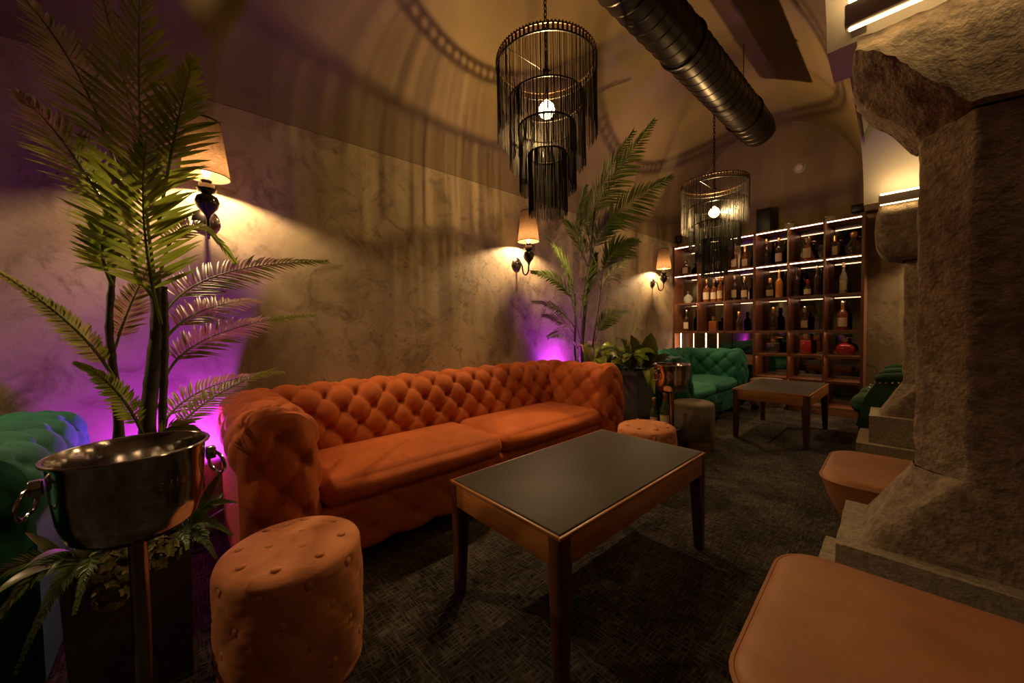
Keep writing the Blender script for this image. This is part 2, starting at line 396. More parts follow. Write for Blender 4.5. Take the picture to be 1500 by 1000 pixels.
def pier(loc, label, near):
    t = thing('stone_pier', label, 'pillar', loc, RZP, 'stone piers of the arcade')
    obj('plinth_step', roughen(block(-.52,.52,-.31,.31,0,.16,.05), .004, 9, 1), 'stone2', t, weld=.002, sharp=50)
    obj('plinth', roughen(block(-.445,.445,-.225,.225,.16,.38,.035), .0035, 9, 2), 'stone2', t, weld=.002, sharp=50)
    base = loft8([(.38, octo(.385,.165,.004)), (.65, octo(.258,.133,.105))], 12, .025)
    obj('base_slope', roughen(base, .006, 10, 3), 'stone', t, weld=.002, sharp=60)
    top = 1.78 if near else 1.64
    shaft = loft8([(.65, SH), (1.20, SH), (top, SH)], 12, .03)
    obj('shaft', roughen(shaft, .009, 8, 4), 'stone', t, weld=.003, sharp=60)
    c = B()
    if near:
        # corbelled capital: the chamfer dies into a bracket, rough front leans back towards the wall
        for s in (-1, 1):
            P1 = (s*.150,-.13,1.78); P2 = (s*.255,-.025,1.76); R1 = (s*.155,-.150,1.79); R2 = (s*.355,-.205,2.02)
            L1 = (s*.415,-.17,2.07); L2 = (s*.425,-.03,1.985); T1 = (s*.405,-.125,2.135); LB = (s*.425,.13,1.985); P3 = (s*.255,.13,1.76); T2 = (s*.405,.13,2.135)
            def q(*a, **k): patch(c, a if s < 0 else (a[1],a[0],a[3],a[2]), 14, 14)
            q(R2, R1, P1, P2, n=14, m=8); q(L1, R2, P2, L2, n=6, m=12)
            q(L2, P2, P3, LB, n=12, m=6); q(L1, L2, LB, T2, n=8, m=8); q(T1, L1, T2, T2, n=4, m=4)
            q((s*.38,-.125,2.135), (s*.155,-.125,2.135), R1, R2, n=16, m=16); q(T1, (s*.38,-.125,2.135), R2, L1, n=4, m=14)
        patch(c, [(-.155,-.150,1.79),(.155,-.150,1.79),(.155,-.125,2.135),(-.155,-.125,2.135)], 14, 14)
        patch(c, [(-.15,-.13,1.78),(.15,-.13,1.78),(.155,-.150,1.79),(-.155,-.150,1.79)], 14, 6)
        patch(c, [(.425,.13,1.985),(-.425,.13,1.985),(-.405,.13,2.135),(.405,.13,2.135)], 20, 6)
        patch(c, [(.255,.13,1.76),(-.255,.13,1.76),(-.425,.13,1.985),(.425,.13,1.985)], 20, 8)
        patch(c, [(-.405,-.125,2.135),(.405,-.125,2.135),(.405,.13,2.135),(-.405,.13,2.135)], 20, 4)
        roughen(c, .012, 9, 5)
    else:
        lv = [(1.64, octo(.27,.145,.06))]
        for k in range(7):
            a = PI/2*k/6; lv.append((1.66+.17*(1-math.cos(a)), octo(.31+.115*math.sin(a), .16+.05*math.sin(a), .03)))
        lv += [(2.02, octo(.425,.21,.03)), (2.135, octo(.40,.13,.02))]
        c = loft8(lv, 10, .03); patch(c, [(-.40,-.13,2.135),(.40,-.13,2.135),(.40,.13,2.135),(-.40,.13,2.135)], 12, 4)
        roughen(c, .010, 9, 6)
    obj('capital', c, 'stone', t, weld=.003, sharp=60)
    return t
pier((2.985, 1.925, 0), 'rough granite pier with a corbelled bracket capital beside the tan leather stools', True)
pier((2.885, 4.455, 0), 'rough granite pier with a rounded cushion capital in front of the green chairs', False)
def pier_led(loc, label, n):
    t = thing('linear_wall_light', label, 'light', loc, RZP, 'linear lights above the pier capitals')
    obj('housing', B().rbox(-.40,.40,-.035,.012,-.034,.034,.004,n=1,k=1), 'alu', t)
    obj('upper_led', B().box(-.39,.39,-.034,.002,.034,.046), 'led_pier', t, smooth=False)
    obj('lower_led', B().box(-.39,.39,-.012,.002,-.038,-.034), 'led_pier', t, smooth=False)
    for s in (-.37, .37): obj('bracket', B().rbox(s-.02,s+.02,.0,.14,-.014,.014,.004,n=1,k=1), 'alu', t)
pier_led((2.955, 1.735, 2.17), 'slim up-and-down linear light above the bracket capital', 1)
pier_led((2.885, 4.255, 2.125), 'slim up-and-down linear light above the rounded capital', 2)

# ------------------------------------------------------------------ upholstery helpers
def tuft(s, t, a, b, A, D):
    u, v = s/a, t/b; p, q = (u+v)/2, (u-v)/2
    sp, sq = abs(math.sin(PI*p)), abs(math.sin(PI*q))
    dp, dq = p-round(p), q-round(q); d2 = ((dp+dq)*a)**2+((dp-dq)*b)**2
    wr = .0022*math.sin(math.atan2((dp-dq)*b, (dp+dq)*a)*11)*math.exp(-d2/(2*(.05**2)))
    return A*(sp*sq)**.42 - D*math.exp(-d2/(.020**2)) + wr*(d2 > 1e-5)
def resample(pts, n):
    P = [Vector(p) for p in pts]
    D = [0]
    for a, b in zip(P[:-1], P[1:]): D.append(D[-1]+(b-a).length)
    out = []
    k = 0
    for i in range(n+1):
        s = D[-1]*i/n
        while k < len(P)-2 and D[k+1] < s: k += 1
        t = (s-D[k])/max(D[k+1]-D[k], 1e-9); out.append(P[k].lerp(P[k+1], t))
    return out, D[-1]
def smooth_curve(pts, n=12):
    P = [Vector(p) for p in pts]; out = []
    for i in range(len(P)-1):
        p0 = P[max(i-1,0)]; p1 = P[i]; p2 = P[i+1]; p3 = P[min(i+2, len(P)-1)]
        for k in range(n):
            t = k/n
            out.append(.5*((2*p1)+(p2-p0)*t+(2*p0-5*p1+4*p2-p3)*t*t+(-p0+3*p1-3*p2+p3)*t**3))
    out.append(P[-1]); return out
def strip(profile, nt, y0, y1, ns, axis, a, b, A, D, t0, fade=.03, btn=None, tmax=None, s_off=0., flip=False):
    """sweep a 2-D profile along an axis, with diamond tufting pushed out along the normal"""
    P, L = resample(profile, nt); bb = B(); N = []
    for i in range(nt+1):
        t = P[min(i+1,nt)]-P[max(i-1,0)]; n = Vector((t.y, -t.x)).normalized(); N.append(n if not flip else -n)
    tm = tmax or L
    def pos(s, i, extra=0.):
        tt = L*i/nt; ff = min(1, max(0, (s-y0)/fade), 1)*min(1, max(0, (y1-s)/fade))*min(1, max(0, (tm-tt)/.05))
        h = tuft(s-y0+s_off, tt-t0, a, b, A, D)*ff
        p = P[i]+N[i]*(h+extra)
        return (p.x, s, p.y) if axis == 'y' else (s, p.x, p.y)
    def fn(u, v): return pos(y0+(y1-y0)*u, round(v*nt))
    bb.grid(fn, ns, nt)
    spots = []
    if btn:
        for k in range(-40, 41):
            for j in range(-20, 21):
                if (k+j) % 2: continue
                s = y0 - s_off + k*a; tt = t0 + j*b
                if s < y0+fade*1.2 or s > y1-fade*1.2 or tt < .02 or tt > tm-.05: continue
                i = max(0, min(nt, round(tt/L*nt))); spots.append((pos(s, i, -.001), N[i]))
    return bb, spots
button_me = None
def buttons(spots, parent, m, axis, r=.013):
    me = B().lathe([(.001,.006),(r*.6,.0055),(r,.002),(r,-.003)][::-1], 10).mesh('button'); me.materials.append(MT[m])
    for p in me.polygons: p.use_smooth = True
    for p, n in spots:
        d = Vector((n[0], 0, n[1])) if axis == 'y' else (Vector((0, n[0], n[1])) if axis == 'x' else Vector(n))
        o = bpy.data.objects.new('button', me); col.objects.link(o); o.parent = parent
        o.location = p; o.rotation_euler = d.to_track_quat('Z', 'Y').to_euler()
def sofa(L, m, name, label, group=None, loc=(0,0,0)):
    """chesterfield sofa: length along y, back at x=0, front at x=.93"""
    t = thing(name, label, 'sofa', loc, 0, group)
    W = .33; IN0, IN1 = W, L-W
    # backrest
    prof = smooth_curve([(.34,.34),(.315,.48),(.285,.62),(.25,.725),(.185,.79),(.11,.805),(.04,.765),(.012,.68),(.01,.40),(.01,.07)], 10)
    n = round((IN1-IN0+.02)/.0125)
    cols = round((IN1-IN0)/.095); a = (IN1-IN0)/cols
    bb, sp = strip(prof, 92, IN0-.08, IN1+.08, n+10, 'y', a, .098, .032, .030, .13, .02, True, .60, s_off=-a-.08)
    br = obj('backrest', bb, m, t, sharp=0); buttons([q for q in sp if IN0+.01 < q[0][1] < IN1-.01], br, m, 'y')
    # arms
    for side in (0, 1):
        yc = W/2 if side == 0 else L-W/2; s = 1 if side == 0 else -1
        h = W/2-.018
        sec = [(h, .28), (h, .62)]
        for k in range(1, 15):
            an = PI*k/15; sec.append((h*math.copysign(abs(math.cos(an))**.75, math.cos(an)), .62+.185*math.sin(an)**.75))
        sec += [(-h, .62), (-h, .06)]
        sec2 = [(yc+s*p[0], p[1]) for p in sec]
        bb, sp = strip(sec2, 96, .03, .89, 62, 'x', .108, .105, .026, .028, .12, .02, True, .95, s_off=.05, flip=(s < 0))
        ar = obj('arm', bb, m, t, sharp=0); buttons([q for q in sp if q[0][2] > .42], ar, m, 'x')
        # front panel of the arm: domed, tufted
        ring, RL = resample(sec2+[(yc-s*h, .06), (yc+s*h, .06), (yc+s*h, .28)], 72)
        cz = .44; fb = B(); sp = []
        def fx(yy, zz, rho): return .89 + .045*(1-rho**3.2) + tuft(yy-yc, zz-.48, .085, .115, .030, .034)*max(0, 1-rho**6)
        def fn(u, v):
            i = round(u*72) % 72; p = ring[i]; rho = 1-v*.985
            yy = yc+(p.x-yc)*rho; zz = cz+(p.y-cz)*rho
            return (fx(yy, zz, rho), yy, zz)
        fb.grid(fn, 72, 26, closeu=True)
        for kk in range(-3, 4):
            for jj in range(-5, 6):
                if (kk+jj) % 2: continue
                yy = yc+kk*.085; zz = .48+jj*.115
                if abs(kk) > 1 or zz < .12 or zz > .74: continue
                sp.append(((fx(yy, zz, .55)-.002, yy, zz), Vector((1,0,0))))
        fp = obj('arm_front', fb, m, t, sharp=0); buttons(sp, fp, m, 'v')
    # tufted base rail under the seat
    rp = smooth_curve([(.80,.315),(.865,.305),(.872,.18),(.865,.075),(.80,.06)], 8)
    bb, sp = strip(rp, 36, IN0-.01, IN1+.01, round((IN1-IN0)/.02), 'y', .12, .10, .014, .016, .02, .02, True, .36, flip=True)
    bb.box(.05,.82,.02,L-.02,.06,.30)
    rl = obj('base_rail', bb, m, t, sharp=50); buttons([q for q in sp if q[0][0] > .85], rl, m, 'y', .011)
    # two seat cushions
    mid = L/2
    for y0, y1 in ((IN0+.004, mid-.004), (mid+.004, IN1-.004)):
        obj('seat_cushion', B().rbox(.30,.905,y0,y1,.315,.455,.062,.03,12,6), m, t, weld=.0005, sharp=0)
    for x in (.10,.82):
        for y in (.1, L-.1): obj('foot', B().lathe([(.022,0),(.03,.065)], 12, (x,y,0)), 'black', t)
    return t
sofa(2.86, 'orange', 'chesterfield_sofa', 'burnt orange velvet deep-buttoned chesterfield sofa between two palm planters', loc=(.02,.13,0))
gs = sofa(2.12, 'green', 'chesterfield_sofa', 'emerald green velvet chesterfield sofa standing by the lit bottle cabinet', loc=(.20,3.70,0))
g2 = copy_tree(gs); g2.location = (.02,-2.46,0); g2['label'] = 'emerald green velvet chesterfield sofa whose end stands beside the hydrangea planter'
gs['group'] = g2['group'] = 'green chesterfield sofas'

# ------------------------------------------------------------------ tables
def table(loc, sx, sy, label):
    t = thing('coffee_table', label, 'table', loc, 0, 'wooden lounge tables')
    hx, hy = sx/2, sy/2
    obj('table_top', B().rbox(-hx+.012,hx-.012,-hy+.012,hy-.012,.488,.502,.006,n=2,k=2), 'tabletop', t, weld=.0005)
    fr = B()
    for s in (-1, 1): obj('rim', B().rbox(s*hx-(.012 if s>0 else 0),s*hx+(0 if s>0 else .012),-hy,hy,.486,.4985,.003,n=1,k=1), 'woodY', t)
    for s in (-1, 1): obj('rim', B().rbox(-hx+.012,hx-.012,s*hy-(.012 if s>0 else 0),s*hy+(0 if s>0 else .012),.486,.4985,.003,n=1,k=1), 'woodX', t)
    for s in (-1, 1):
        obj('apron', B().rbox(min(s*hx,s*(hx-.024)),max(s*hx,s*(hx-.024)),-hy+.05,hy-.05,.395,.486,.003,n=1,k=1), 'woodY', t)
        obj('apron', B().rbox(-hx+.05,hx-.05,min(s*hy,s*(hy-.024)),max(s*hy,s*(hy-.024)),.395,.486,.003,n=1,k=1), 'woodX', t)
    obj('support_board', B().box(-hx+.024,hx-.024,-hy+.024,hy-.024,.470,.487), 'woodX', t, smooth=False)
    for a in (-1, 1):
        for b in (-1, 1):
            x1, y1 = a*(hx-.033), b*(hy-.033); lg = B(); v = []
            N = 16
            for z, h in ((0, .022), (.39, .033), (.487, .033)):
                cx = x1 + (a*(.008) if z == 0 else 0); cy = y1 + (b*.008 if z == 0 else 0)
                for i in range(N):
                    an = 2*PI*i/N; c, s_ = math.cos(an), math.sin(an)
                    v.append((cx+h*math.copysign(abs(c)**.5, c), cy+h*math.copysign(abs(s_)**.5, s_), z))
            f = [tuple(range(N-1,-1,-1)), tuple(range(2*N, 3*N))]
            for k in range(2):
                for i in range(N): j = (i+1) % N; f.append((k*N+i, k*N+j, (k+1)*N+j, (k+1)*N+i))
            lg.add(v, f); obj('leg', lg, 'woodZ', t, sharp=50)
    return t
table((1.692, 1.418, 0), .632, 1.138, 'long coffee table with dark top and oak apron in front of the orange sofa')
table((1.750, 4.700, 0), .63, 1.00, 'squarer wooden table with dark top in front of the bottle cabinet')

# ------------------------------------------------------------------ poufs and ottomans
def pouf(loc, r, h, label, group):
    t = thing('buttoned_pouf', label, 'pouf', loc, random.random(), group)
    prof = smooth_curve([(.0,.0),(r*.9,.0),(r-.004,.02),(r+.006,h*.4),(r+.004,h-.05),(r-.012,h-.012),(r-.05,h),(r*.5,h+.006),(0.001,h+.008)], 8)
    P, L = resample(prof, 90); sd = B(); nth = 96
    rows = [.10, .195, .29, .375]; nb = 10
    def f(u, v):
        i = round(v*90); p = P[i]; an = 2*PI*u; rr = p.x; zz = p.y; d = 0
        if .02 < zz < h-.03 and rr > r-.03:
            d = tuft(an/(2*PI)*nb*2*.1, zz-.10, .1, .095, .006, .006) - .004
        return ((rr+d)*math.cos(an), (rr+d)*math.sin(an), zz)
    sd.grid(f, nth, 90, closeu=True); obj('cover', sd, 'peach', t, sharp=0)
    sp = []
    for j in range(4):
        zz = .10+.095*j
        if zz > h-.035: continue
        for k in range(nb):
            an = 2*PI*(k+(j % 2)*.5)/nb; d = r-.003; sp.append(((d*math.cos(an), d*math.sin(an), zz), Vector((math.cos(an), math.sin(an), 0))))
    for k in range(8): an = 2*PI*k/8; sp.append(((r*.72*math.cos(an), r*.72*math.sin(an), h+.001), Vector((0,0,1))))
    for k in range(3): an = 2*PI*k/3; sp.append(((r*.3*math.cos(an), r*.3*math.sin(an), h+.004), Vector((0,0,1))))
    buttons(sp, t, 'peach', 'v', .015)
    return t
pouf((1.305, .258, 0), .215, .43, 'peach velvet buttoned pouf standing beside the wide wine bucket', 'peach buttoned poufs')
pouf((1.392, 2.525, 0), .20, .43, 'peach velvet buttoned pouf beside the taupe ottoman', 'peach buttoned poufs')
def ottoman(loc, r, h, label, bandm):
    t = thing('round_ottoman', label, 'ottoman', loc, 0, 'taupe round ottomans')
    obj('base_band', B().lathe([(r-.006,0),(r-.006,.085)], 40), bandm, t)
    obj('cover', B().lathe([(r-.01,.085),(r,.095),(r,h-.03),(r-.008,h-.01),(r-.03,h),(r*.5,h+.005),(.002,h+.006)], 48), 'grey', t, sharp=0)
    return t
ottoman((1.285, 3.60, 0), .186, .43, 'taupe velvet drum ottoman with dim brass base near the planter', 'gold')
ottoman((1.37, 5.74, 0), .195, .43, 'taupe velvet drum ottoman with pale metal base by the bottle cabinet', 'chrome')

# ------------------------------------------------------------------ tan leather stools
def stool(loc, sx, sy, rz, label):
    t = thing('leather_stool', label, 'stool', loc, rz, 'tan leather stools by the pier')
    def rr(hx, hy, r, n=8):
        out = []
        for cx, cy, a0 in ((hx-r,hy-r,0),(-hx+r,hy-r,PI/2),(-hx+r,-hy+r,PI),(hx-r,-hy+r,3*PI/2)):
            for k in range(n+1): a = a0+PI/2*k/n; out.append((cx+r*math.cos(a), cy+r*math.sin(a)))
        return out
    hx, hy = sx/2, sy/2; lv = []
    for z, i, r in ((.17,.085,.08),(.19,.07,.09),(.28,.03,.11),(.36,.006,.12),(.385,.0,.12)): lv.append((z, rr(hx-i, hy-i, r)))
    N = len(lv[0][1]); v = []; f = [tuple(range(N-1,-1,-1))]
    for z, o in lv: v += [(x,y,z) for x, y in o]
    for k in range(len(lv)-1):
        for i in range(N): j = (i+1) % N; f.append((k*N+i, k*N+j, (k+1)*N+j, (k+1)*N+i))
    obj('seat_body', B().add(v, f), 'leather', t, sharp=60)
    v = []; f = []; rings = [(.385,0),(.398,.004),(.406,.014),(.412,.04),(.417,.10),(.420,.18)]
    for z, i in rings: v += [(x,y,z) for x, y in rr(hx-i, hy-i, max(.12-i*.6, .03))]
    for k in range(len(rings)-1):
        for i in range(N): j = (i+1) % N; f.append((k*N+i, k*N+j, (k+1)*N+j, (k+1)*N+i))
    f.append(tuple(range((len(rings)-1)*N, len(rings)*N)))
    obj('seat_top', B().add(v, f), 'leather', t, sharp=0)
    obj('piping', B().tube([(x,y,.392) for x, y in rr(hx+.001, hy+.001, .12)], .006, 6, True), 'leather', t)
    for a in (-1, 1):
        for b in (-1, 1): obj('leg', B().bar((a*(hx-.10), b*(hy-.10), 0), (a*(hx-.12), b*(hy-.12), .175), .014, .024), 'black', t, smooth=False)
    return t
stool((2.755, 1.165, 0), .60, .70, math.radians(3), 'tan leather stool with whole rounded seat in front of the bracket pier plinth')
stool((2.700, 2.595, 0), .60, .62, math.radians(2), 'tan leather stool half hidden behind the granite plinth of the bracket pier')

# ------------------------------------------------------------------ green chairs behind the far pier
def chair(loc, label):
    t = thing('velvet_tub_chair', label, 'chair', loc, 0, 'dark green nail-studded chairs')
    # chair faces -x; seat front at x=0
    obj('seat', B().rbox(0,.42,-.20,.20,.26,.43,.06,.02,4,4), 'dgreen', t, weld=.0005, sharp=0)
    sp = []
    for s in (-1, 1):
        pr = B(); v = []; f = []
        top = [(.10,.44),(.16,.56),(.20,.62),(.30,.64),(.46,.66),(.55,.68)]; bot = [(.04,.16),(.10,.15),(.20,.15),(.30,.15),(.44,.15),(.53,.15)]
        for (a, b), (c, d) in zip(top, bot):
            v += [(a, s*.205, b), (a, s*.275, b), (c, s*.205, d), (c, s*.275, d)]
        for k in range(len(top)-1):
            i = k*4; j = i+4
            f += [(i,j,j+1,i+1), (i+2,i+3,j+3,j+2), (i,i+2,j+2,j), (i+1,j+1,j+3,i+3)]
        f += [(0,1,3,2), (len(v)-4, len(v)-2, len(v)-1, len(v)-3)]
        obj('side_panel', pr.add(v, f), 'dgreen', t, weld=.0005, sharp=50)
        obj('arm_roll', B().tube([(.17,s*.25,.615),(.22,s*.25,.632),(.36,s*.25,.65),(.55,s*.25,.67)], [.03,.04,.042,.042], 12), 'dgreen', t)
        for k in range(14):
            q = k/13; sp.append(((.055+.085*q**1.3, s*.24, .18+.38*q), Vector((-1,0,.2))))
        for k in range(9): q = k/8; sp.append(((.20+.33*q, s*.279, .585+.03*q), Vector((0,s,0))))
    obj('backrest', B().rbox(.46,.58,-.26,.26,.15,.74,.05,.015,4,4), 'dgreen', t, weld=.0005, sharp=0)
    me = B().sphere((0,0,0), .007, 8, 5).mesh('nail_head'); me.materials.append(MT['gold'])
    for p, n in sp:
        o = bpy.data.objects.new('nail_head', me); col.objects.link(o); o.parent = t; o.location = p
    for a in (.07,.50):
        for b in (-.2,.2): obj('leg', B().bar((a,b,0),(a,b,.27 if a < .1 else .16),.012,.02), 'black', t, smooth=False)
    return t
c1 = chair((2.275, 5.10, 0), 'dark green velvet chair with brass nail heads just behind the rounded-capital pier')
c2 = copy_tree(c1); c2.location = (2.285, 5.72, 0); c2['label'] = 'dark green velvet chair farther back, next to the end wall beside the bottle cabinet'

# ------------------------------------------------------------------ bottle cabinet
CX = [0.0, .384, .762, 1.148, 1.53, 1.90, 2.265]; CY0, CY1 = 6.0, 6.36
RZ = [.09, .42, .735, 1.05, 1.50, 1.95, 2.41]
cab = thing('bottle_cabinet', 'walnut display cabinet with lit compartments full of bottles along the end wall', 'cabinet', (0,0,0))
for i, x in enumerate(CX):
    wd = .026 if i in (0, 6) else (.032 if i == 3 else .014)
    x0 = x if i == 0 else (x-wd if i == 6 else x-wd/2)
    z0 = 1.05 if i in (1, 2) else 0
    obj('upright', B().box(x0, x0+wd, CY0, CY1-.012, z0, 2.43), 'walnutZ', cab, smooth=False)
    obj('edge_band', B().box(x0-.001, x0+wd+.001, CY0-.004, CY0, z0, 2.43), 'woodZ', cab, smooth=False)
for j, z in enumerate(RZ):
    for i in range(6):
        if i < 3 and j < 3: continue
        obj('shelf', B().box(CX[i]+.008, CX[i+1]-.008, CY0+.008, CY1-.012, z-.009, z+.009), 'walnutX', cab, smooth=False)
        if 0 < j < 5: obj('shelf_lip', B().box(CX[i]+.016, CX[i+1]-.016, CY0+.003, CY0+.008, z-.022, z+.008), 'woodZ', cab, smooth=False)
        if j > (3 if i < 3 else 0):
            y = CY0+.018 if j > 4 else CY0+.012
            obj('led_strip', B().box(CX[i]+.02, CX[i+1]-.02, y, y+.010, z-.016, z-.009), 'led', cab, smooth=False)
obj('plinth', B().box(1.148, 2.265, CY0+.01, CY1-.012, 0, .08), 'walnutX', cab, smooth=False)
for i in range(6):
    z0 = .75 if i < 3 else .10
    if i < 3: z0 = .02
    obj('mirror_panel', B().box(CX[i]+.006, CX[i+1]-.006, CY1-.012, CY1-.004, z0, 2.42), 'mirror', cab, smooth=False)
for x in (.085, .47):
    obj('light_tube', B().lathe([(.007,.30),(.007,1.035)], 10, (x, CY0+.10, 0)), 'led', cab)
obj('cross_board', B().box(.02, 1.14, CY0+.02, CY0+.04, .58, .72), 'walnutX', cab, smooth=False)

def bottle(px, pyt, pyb, pw, typ, glass, cap, lab, label):
    # crop pixels -> picture pixels -> the shelf plane
    x = px/3.125+960; yt = pyt/3.125+300; yb = pyb/3.125+300; Y = CY0+.15
    zb = at_y(x, yb, Y).z; zsh = min((z for z in RZ), key=lambda q: abs(q+.01-zb))+.010
    P = at_y(x, yt, Y); h = max(.12, min(P.z-zsh, .39)); wd = abs(at_y(x+pw/6.25, yt, Y).x-at_y(x-pw/6.25, yt, Y).x)
    r = wd/2; i = max(k for k in range(6) if CX[k] <= P.x); P.x = max(CX[i]+r+.02, min(CX[i+1]-r-.02, P.x))
    if pw == 24: Y += .11
    t = thing('bottle', label, 'bottle', (P.x, Y, zsh), 0, 'bottles in the lit cabinet')
    if typ == 'wine':      # round shoulders, long neck
        pr = [(r*.92,0),(r,.006),(r,h*.50),(r*.93,h*.57),(r*.55,h*.65),(r*.34,h*.71),(r*.32,h*.84)]; cp = [(r*.36,h*.84),(r*.38,h*.985),(r*.3,h)]; sx = sy = 1
    elif typ == 'short':   # squat with short neck
        pr = [(r*.9,0),(r,.006),(r,h*.46),(r*.9,h*.56),(r*.42,h*.66),(r*.36,h*.74)]; cp = [(r*.44,h*.74),(r*.5,h*.80),(r*.5,h*.96),(r*.36,h)]; sx, sy = 1, .7
    elif typ == 'moon':    # flat round decanter
        pr = [(r*.45,0),(r*.62,.008)]+[(r*math.sin(a), h*.36-h*.355*math.cos(a)) for a in [PI*k/12 for k in range(3, 11)]]+[(r*.24,h*.72),(r*.22,h*.80)]; cp = [(r*.2,h*.80),(r*.34,h*.85),(r*.36,h*.95),(r*.2,h)]; sx, sy = 1, .45
    elif typ == 'trap':    # flaring base decanter
        pr = [(r*.95,0),(r,.008),(r*.9,h*.12),(r*.45,h*.55),(r*.30,h*.62),(r*.28,h*.68)]; cp = [(r*.2,h*.68),(r*.45,h*.76),(r*.5,h*.86),(r*.38,h*.96),(r*.1,h)]; sx, sy = 1, .6
    elif typ == 'wide':    # wide pointed shoulders
        pr = [(r*.72,0),(r*.82,.006),(r,h*.34),(r*.86,h*.46),(r*.34,h*.64),(r*.3,h*.76)]; cp = [(r*.3,h*.76),(r*.42,h*.82),(r*.44,h*.95),(r*.25,h)]; sx, sy = 1, .5
    else:                  # 'box' square flask
        pr = None; sx = sy = 1
    if pr:
        obj('glass_body', B().lathe(pr, 20, (0,0,0), sx, sy), glass, t)
        obj('stopper', B().lathe(cp, 14, (0,0,0), 1, 1 if sy == 1 else .8), cap, t)
    else:
        obj('glass_body', B().rbox(-r,r,-r*.6,r*.6,0,h*.68,.008,n=1,k=2).lathe([(r*.3,h*.68),(r*.26,h*.74)], 14), glass, t, weld=.0003)
        obj('stopper', B().lathe([(r*.42,h*.74),(r*.44,h*.98),(r*.3,h)], 14), cap, t)
    if lab:
        z0, z1 = ((h*.12, h*.42) if typ in ('wine', 'short') else (h*.14, h*.52))
        lb = B()
        if pr and sy >= .7:
            R_ = r*1.012
            lb.grid(lambda u, v: (R_*sx*math.cos(-PI/2+(u-.5)*1.9), R_*sy*math.sin(-PI/2+(u-.5)*1.9), z0+(z1-z0)*v), 10, 1)
        else:
            d = r*.6+.001 if not pr else r*sy*.98+.001
            lb.box(-r*.5, r*.5, -d-.001, -d+.002, z0, z1)
        obj('paper_label', lb, lab, t)
    return t
BT = [
 (140,253,316,45,'moon','gl_dark','chrome','label2','squat dark decanter alone in the top corner compartment by the sconce'),
 (238,195,300,28,'wine','gl_dark','black','label','slim dark bottle behind the fringe of the far chandelier'),
 (288,190,298,26,'wine','gl_dark','black','label','slim dark bottle with pale label behind the fringe of the far chandelier'),
 (362,170,284,30,'wine','gl_amber','label','label','tall amber bottle with pale neck and label on the top shelf'),
 (410,188,282,32,'short','gl_amber','gold','label2','stocky amber bottle with square tan label on the top shelf'),
 (508,155,270,32,'wine','gl_dark','gold',None,'dark long-necked bottle with gold collar on the top shelf'),
 (566,150,252,36,'wine','gl_dark','gold','label','dark bottle with wide white label on the top shelf'),
 (697,145,247,72,'trap','gl_amber','chrome','label2','flared decanter with large round stopper on the top shelf'),
 (823,140,228,48,'box','gl_dark','gold','label2','square black flask with gold cap and cream label'),
 (907,122,220,88,'wide','gl_dark','gold',None,'broad dark decanter with sharp shoulders and gold stopper'),
 (150,395,448,42,'moon','gl_clear','gold',None,'small clear decanter with gold stopper in the second row'),
 (222,340,440,34,'wine','gl_amber','gold','label','amber bottle with pale label, broadest of three in its compartment'),
 (268,340,440,30,'wine','gl_amber','label','label','amber bottle with white cap, middle of three in its compartment'),
 (296,325,436,28,'wine','gl_amber','gold','label2','amber bottle with copper cap, tallest of three in its compartment'),
 (362,322,433,28,'wine','gl_dark','label','label','dark bottle with pale neck foil beside the round-label bottle'),
 (408,328,433,34,'short','gl_dark','chrome','label2','dark bottle with large pale round label'),
 (385,368,432,24,'short','gl_dark','black',None,'small black bottle between two taller bottles in the second row'),
 (525,335,418,40,'short','gl_dark','gold','label2','black stocky decanter beside the honey-coloured bottle'),
 (567,295,418,36,'wine','gl_honey','gold',None,'opaque honey-coloured tall bottle'),
 (645,275,412,36,'wine','gl_dark','black',None,'tall all-black bottle beside the small red-capped bottle'),
 (697,342,410,40,'short','gl_dark','gl_red','label','small bottle with red cap and cream label'),
 (740,260,408,36,'wine','gl_dark','chrome',None,'tall black bottle with silver top beside the small red-capped bottle'),
 (862,257,402,40,'wine','gl_clear','label','label2','tall clear glass bottle with pale top'),
 (143,480,582,27,'wine','gl_dark','chrome','label','slim bottle with white label above the green sofa'),
 (265,510,582,36,'box','gl_amber','gold',None,'small square amber flask above the green sofa'),
 (383,488,582,36,'short','gl_dark','gold',None,'dark bottle lit by the purple reflection'),
 (540,468,578,42,'short','gl_dark','gold',None,'black bottle with bright gold cap in the third row'),
 (683,465,578,38,'short','gl_dark','chrome','label2','black bottle with small silver crest in the third row'),
 (858,437,576,54,'wine','gl_amber','chrome','label','big whisky bottle with wide white label'),
 (540,610,686,58,'box','gl_dark','gold',None,'wide dark square decanter with gold cap'),
 (688,590,688,50,'box','gl_red','chrome',None,'square red decanter with chrome stopper'),
 (868,612,694,92,'moon','gl_red','gold',None,'round red decanter with gold stopper'),
]
for b in BT: bottle(*b)
# on top of the cabinet
t = thing('loudspeaker', 'black upright loudspeaker standing on top of the bottle cabinet', 'speaker', (1.232, 6.17, 2.43))
obj('case', B().rbox(-.085,.085,-.09,.09,0,.325,.006,n=1,k=1), 'black', t); obj('grille', B().rbox(-.075,.075,-.096,-.088,.012,.313,.003,n=1,k=1), 'fringe', t)
t = thing('spotlight', 'small round black spotlight on the cabinet corner by the wall', 'light', (.045, 6.10, 2.43))
obj('stem', B().lathe([(.03,0),(.03,.008),(.008,.012),(.008,.08)], 12), 'black', t)
obj('head', B().lathe([(.03,-.06),(.055,-.045),(.06,.03),(.05,.05)], 20, (0,0,.13)), 'black', t)
t = thing('spotlight', 'small black spotlight on the cabinet end by the granite pier', 'light', (2.19, 6.15, 2.43))
obj('stem', B().lathe([(.03,0),(.03,.008),(.008,.012),(.008,.05)], 12), 'black', t); obj('head', B().rbox(-.06,.06,-.05,.05,.045,.14,.02,n=1,k=3), 'black', t)
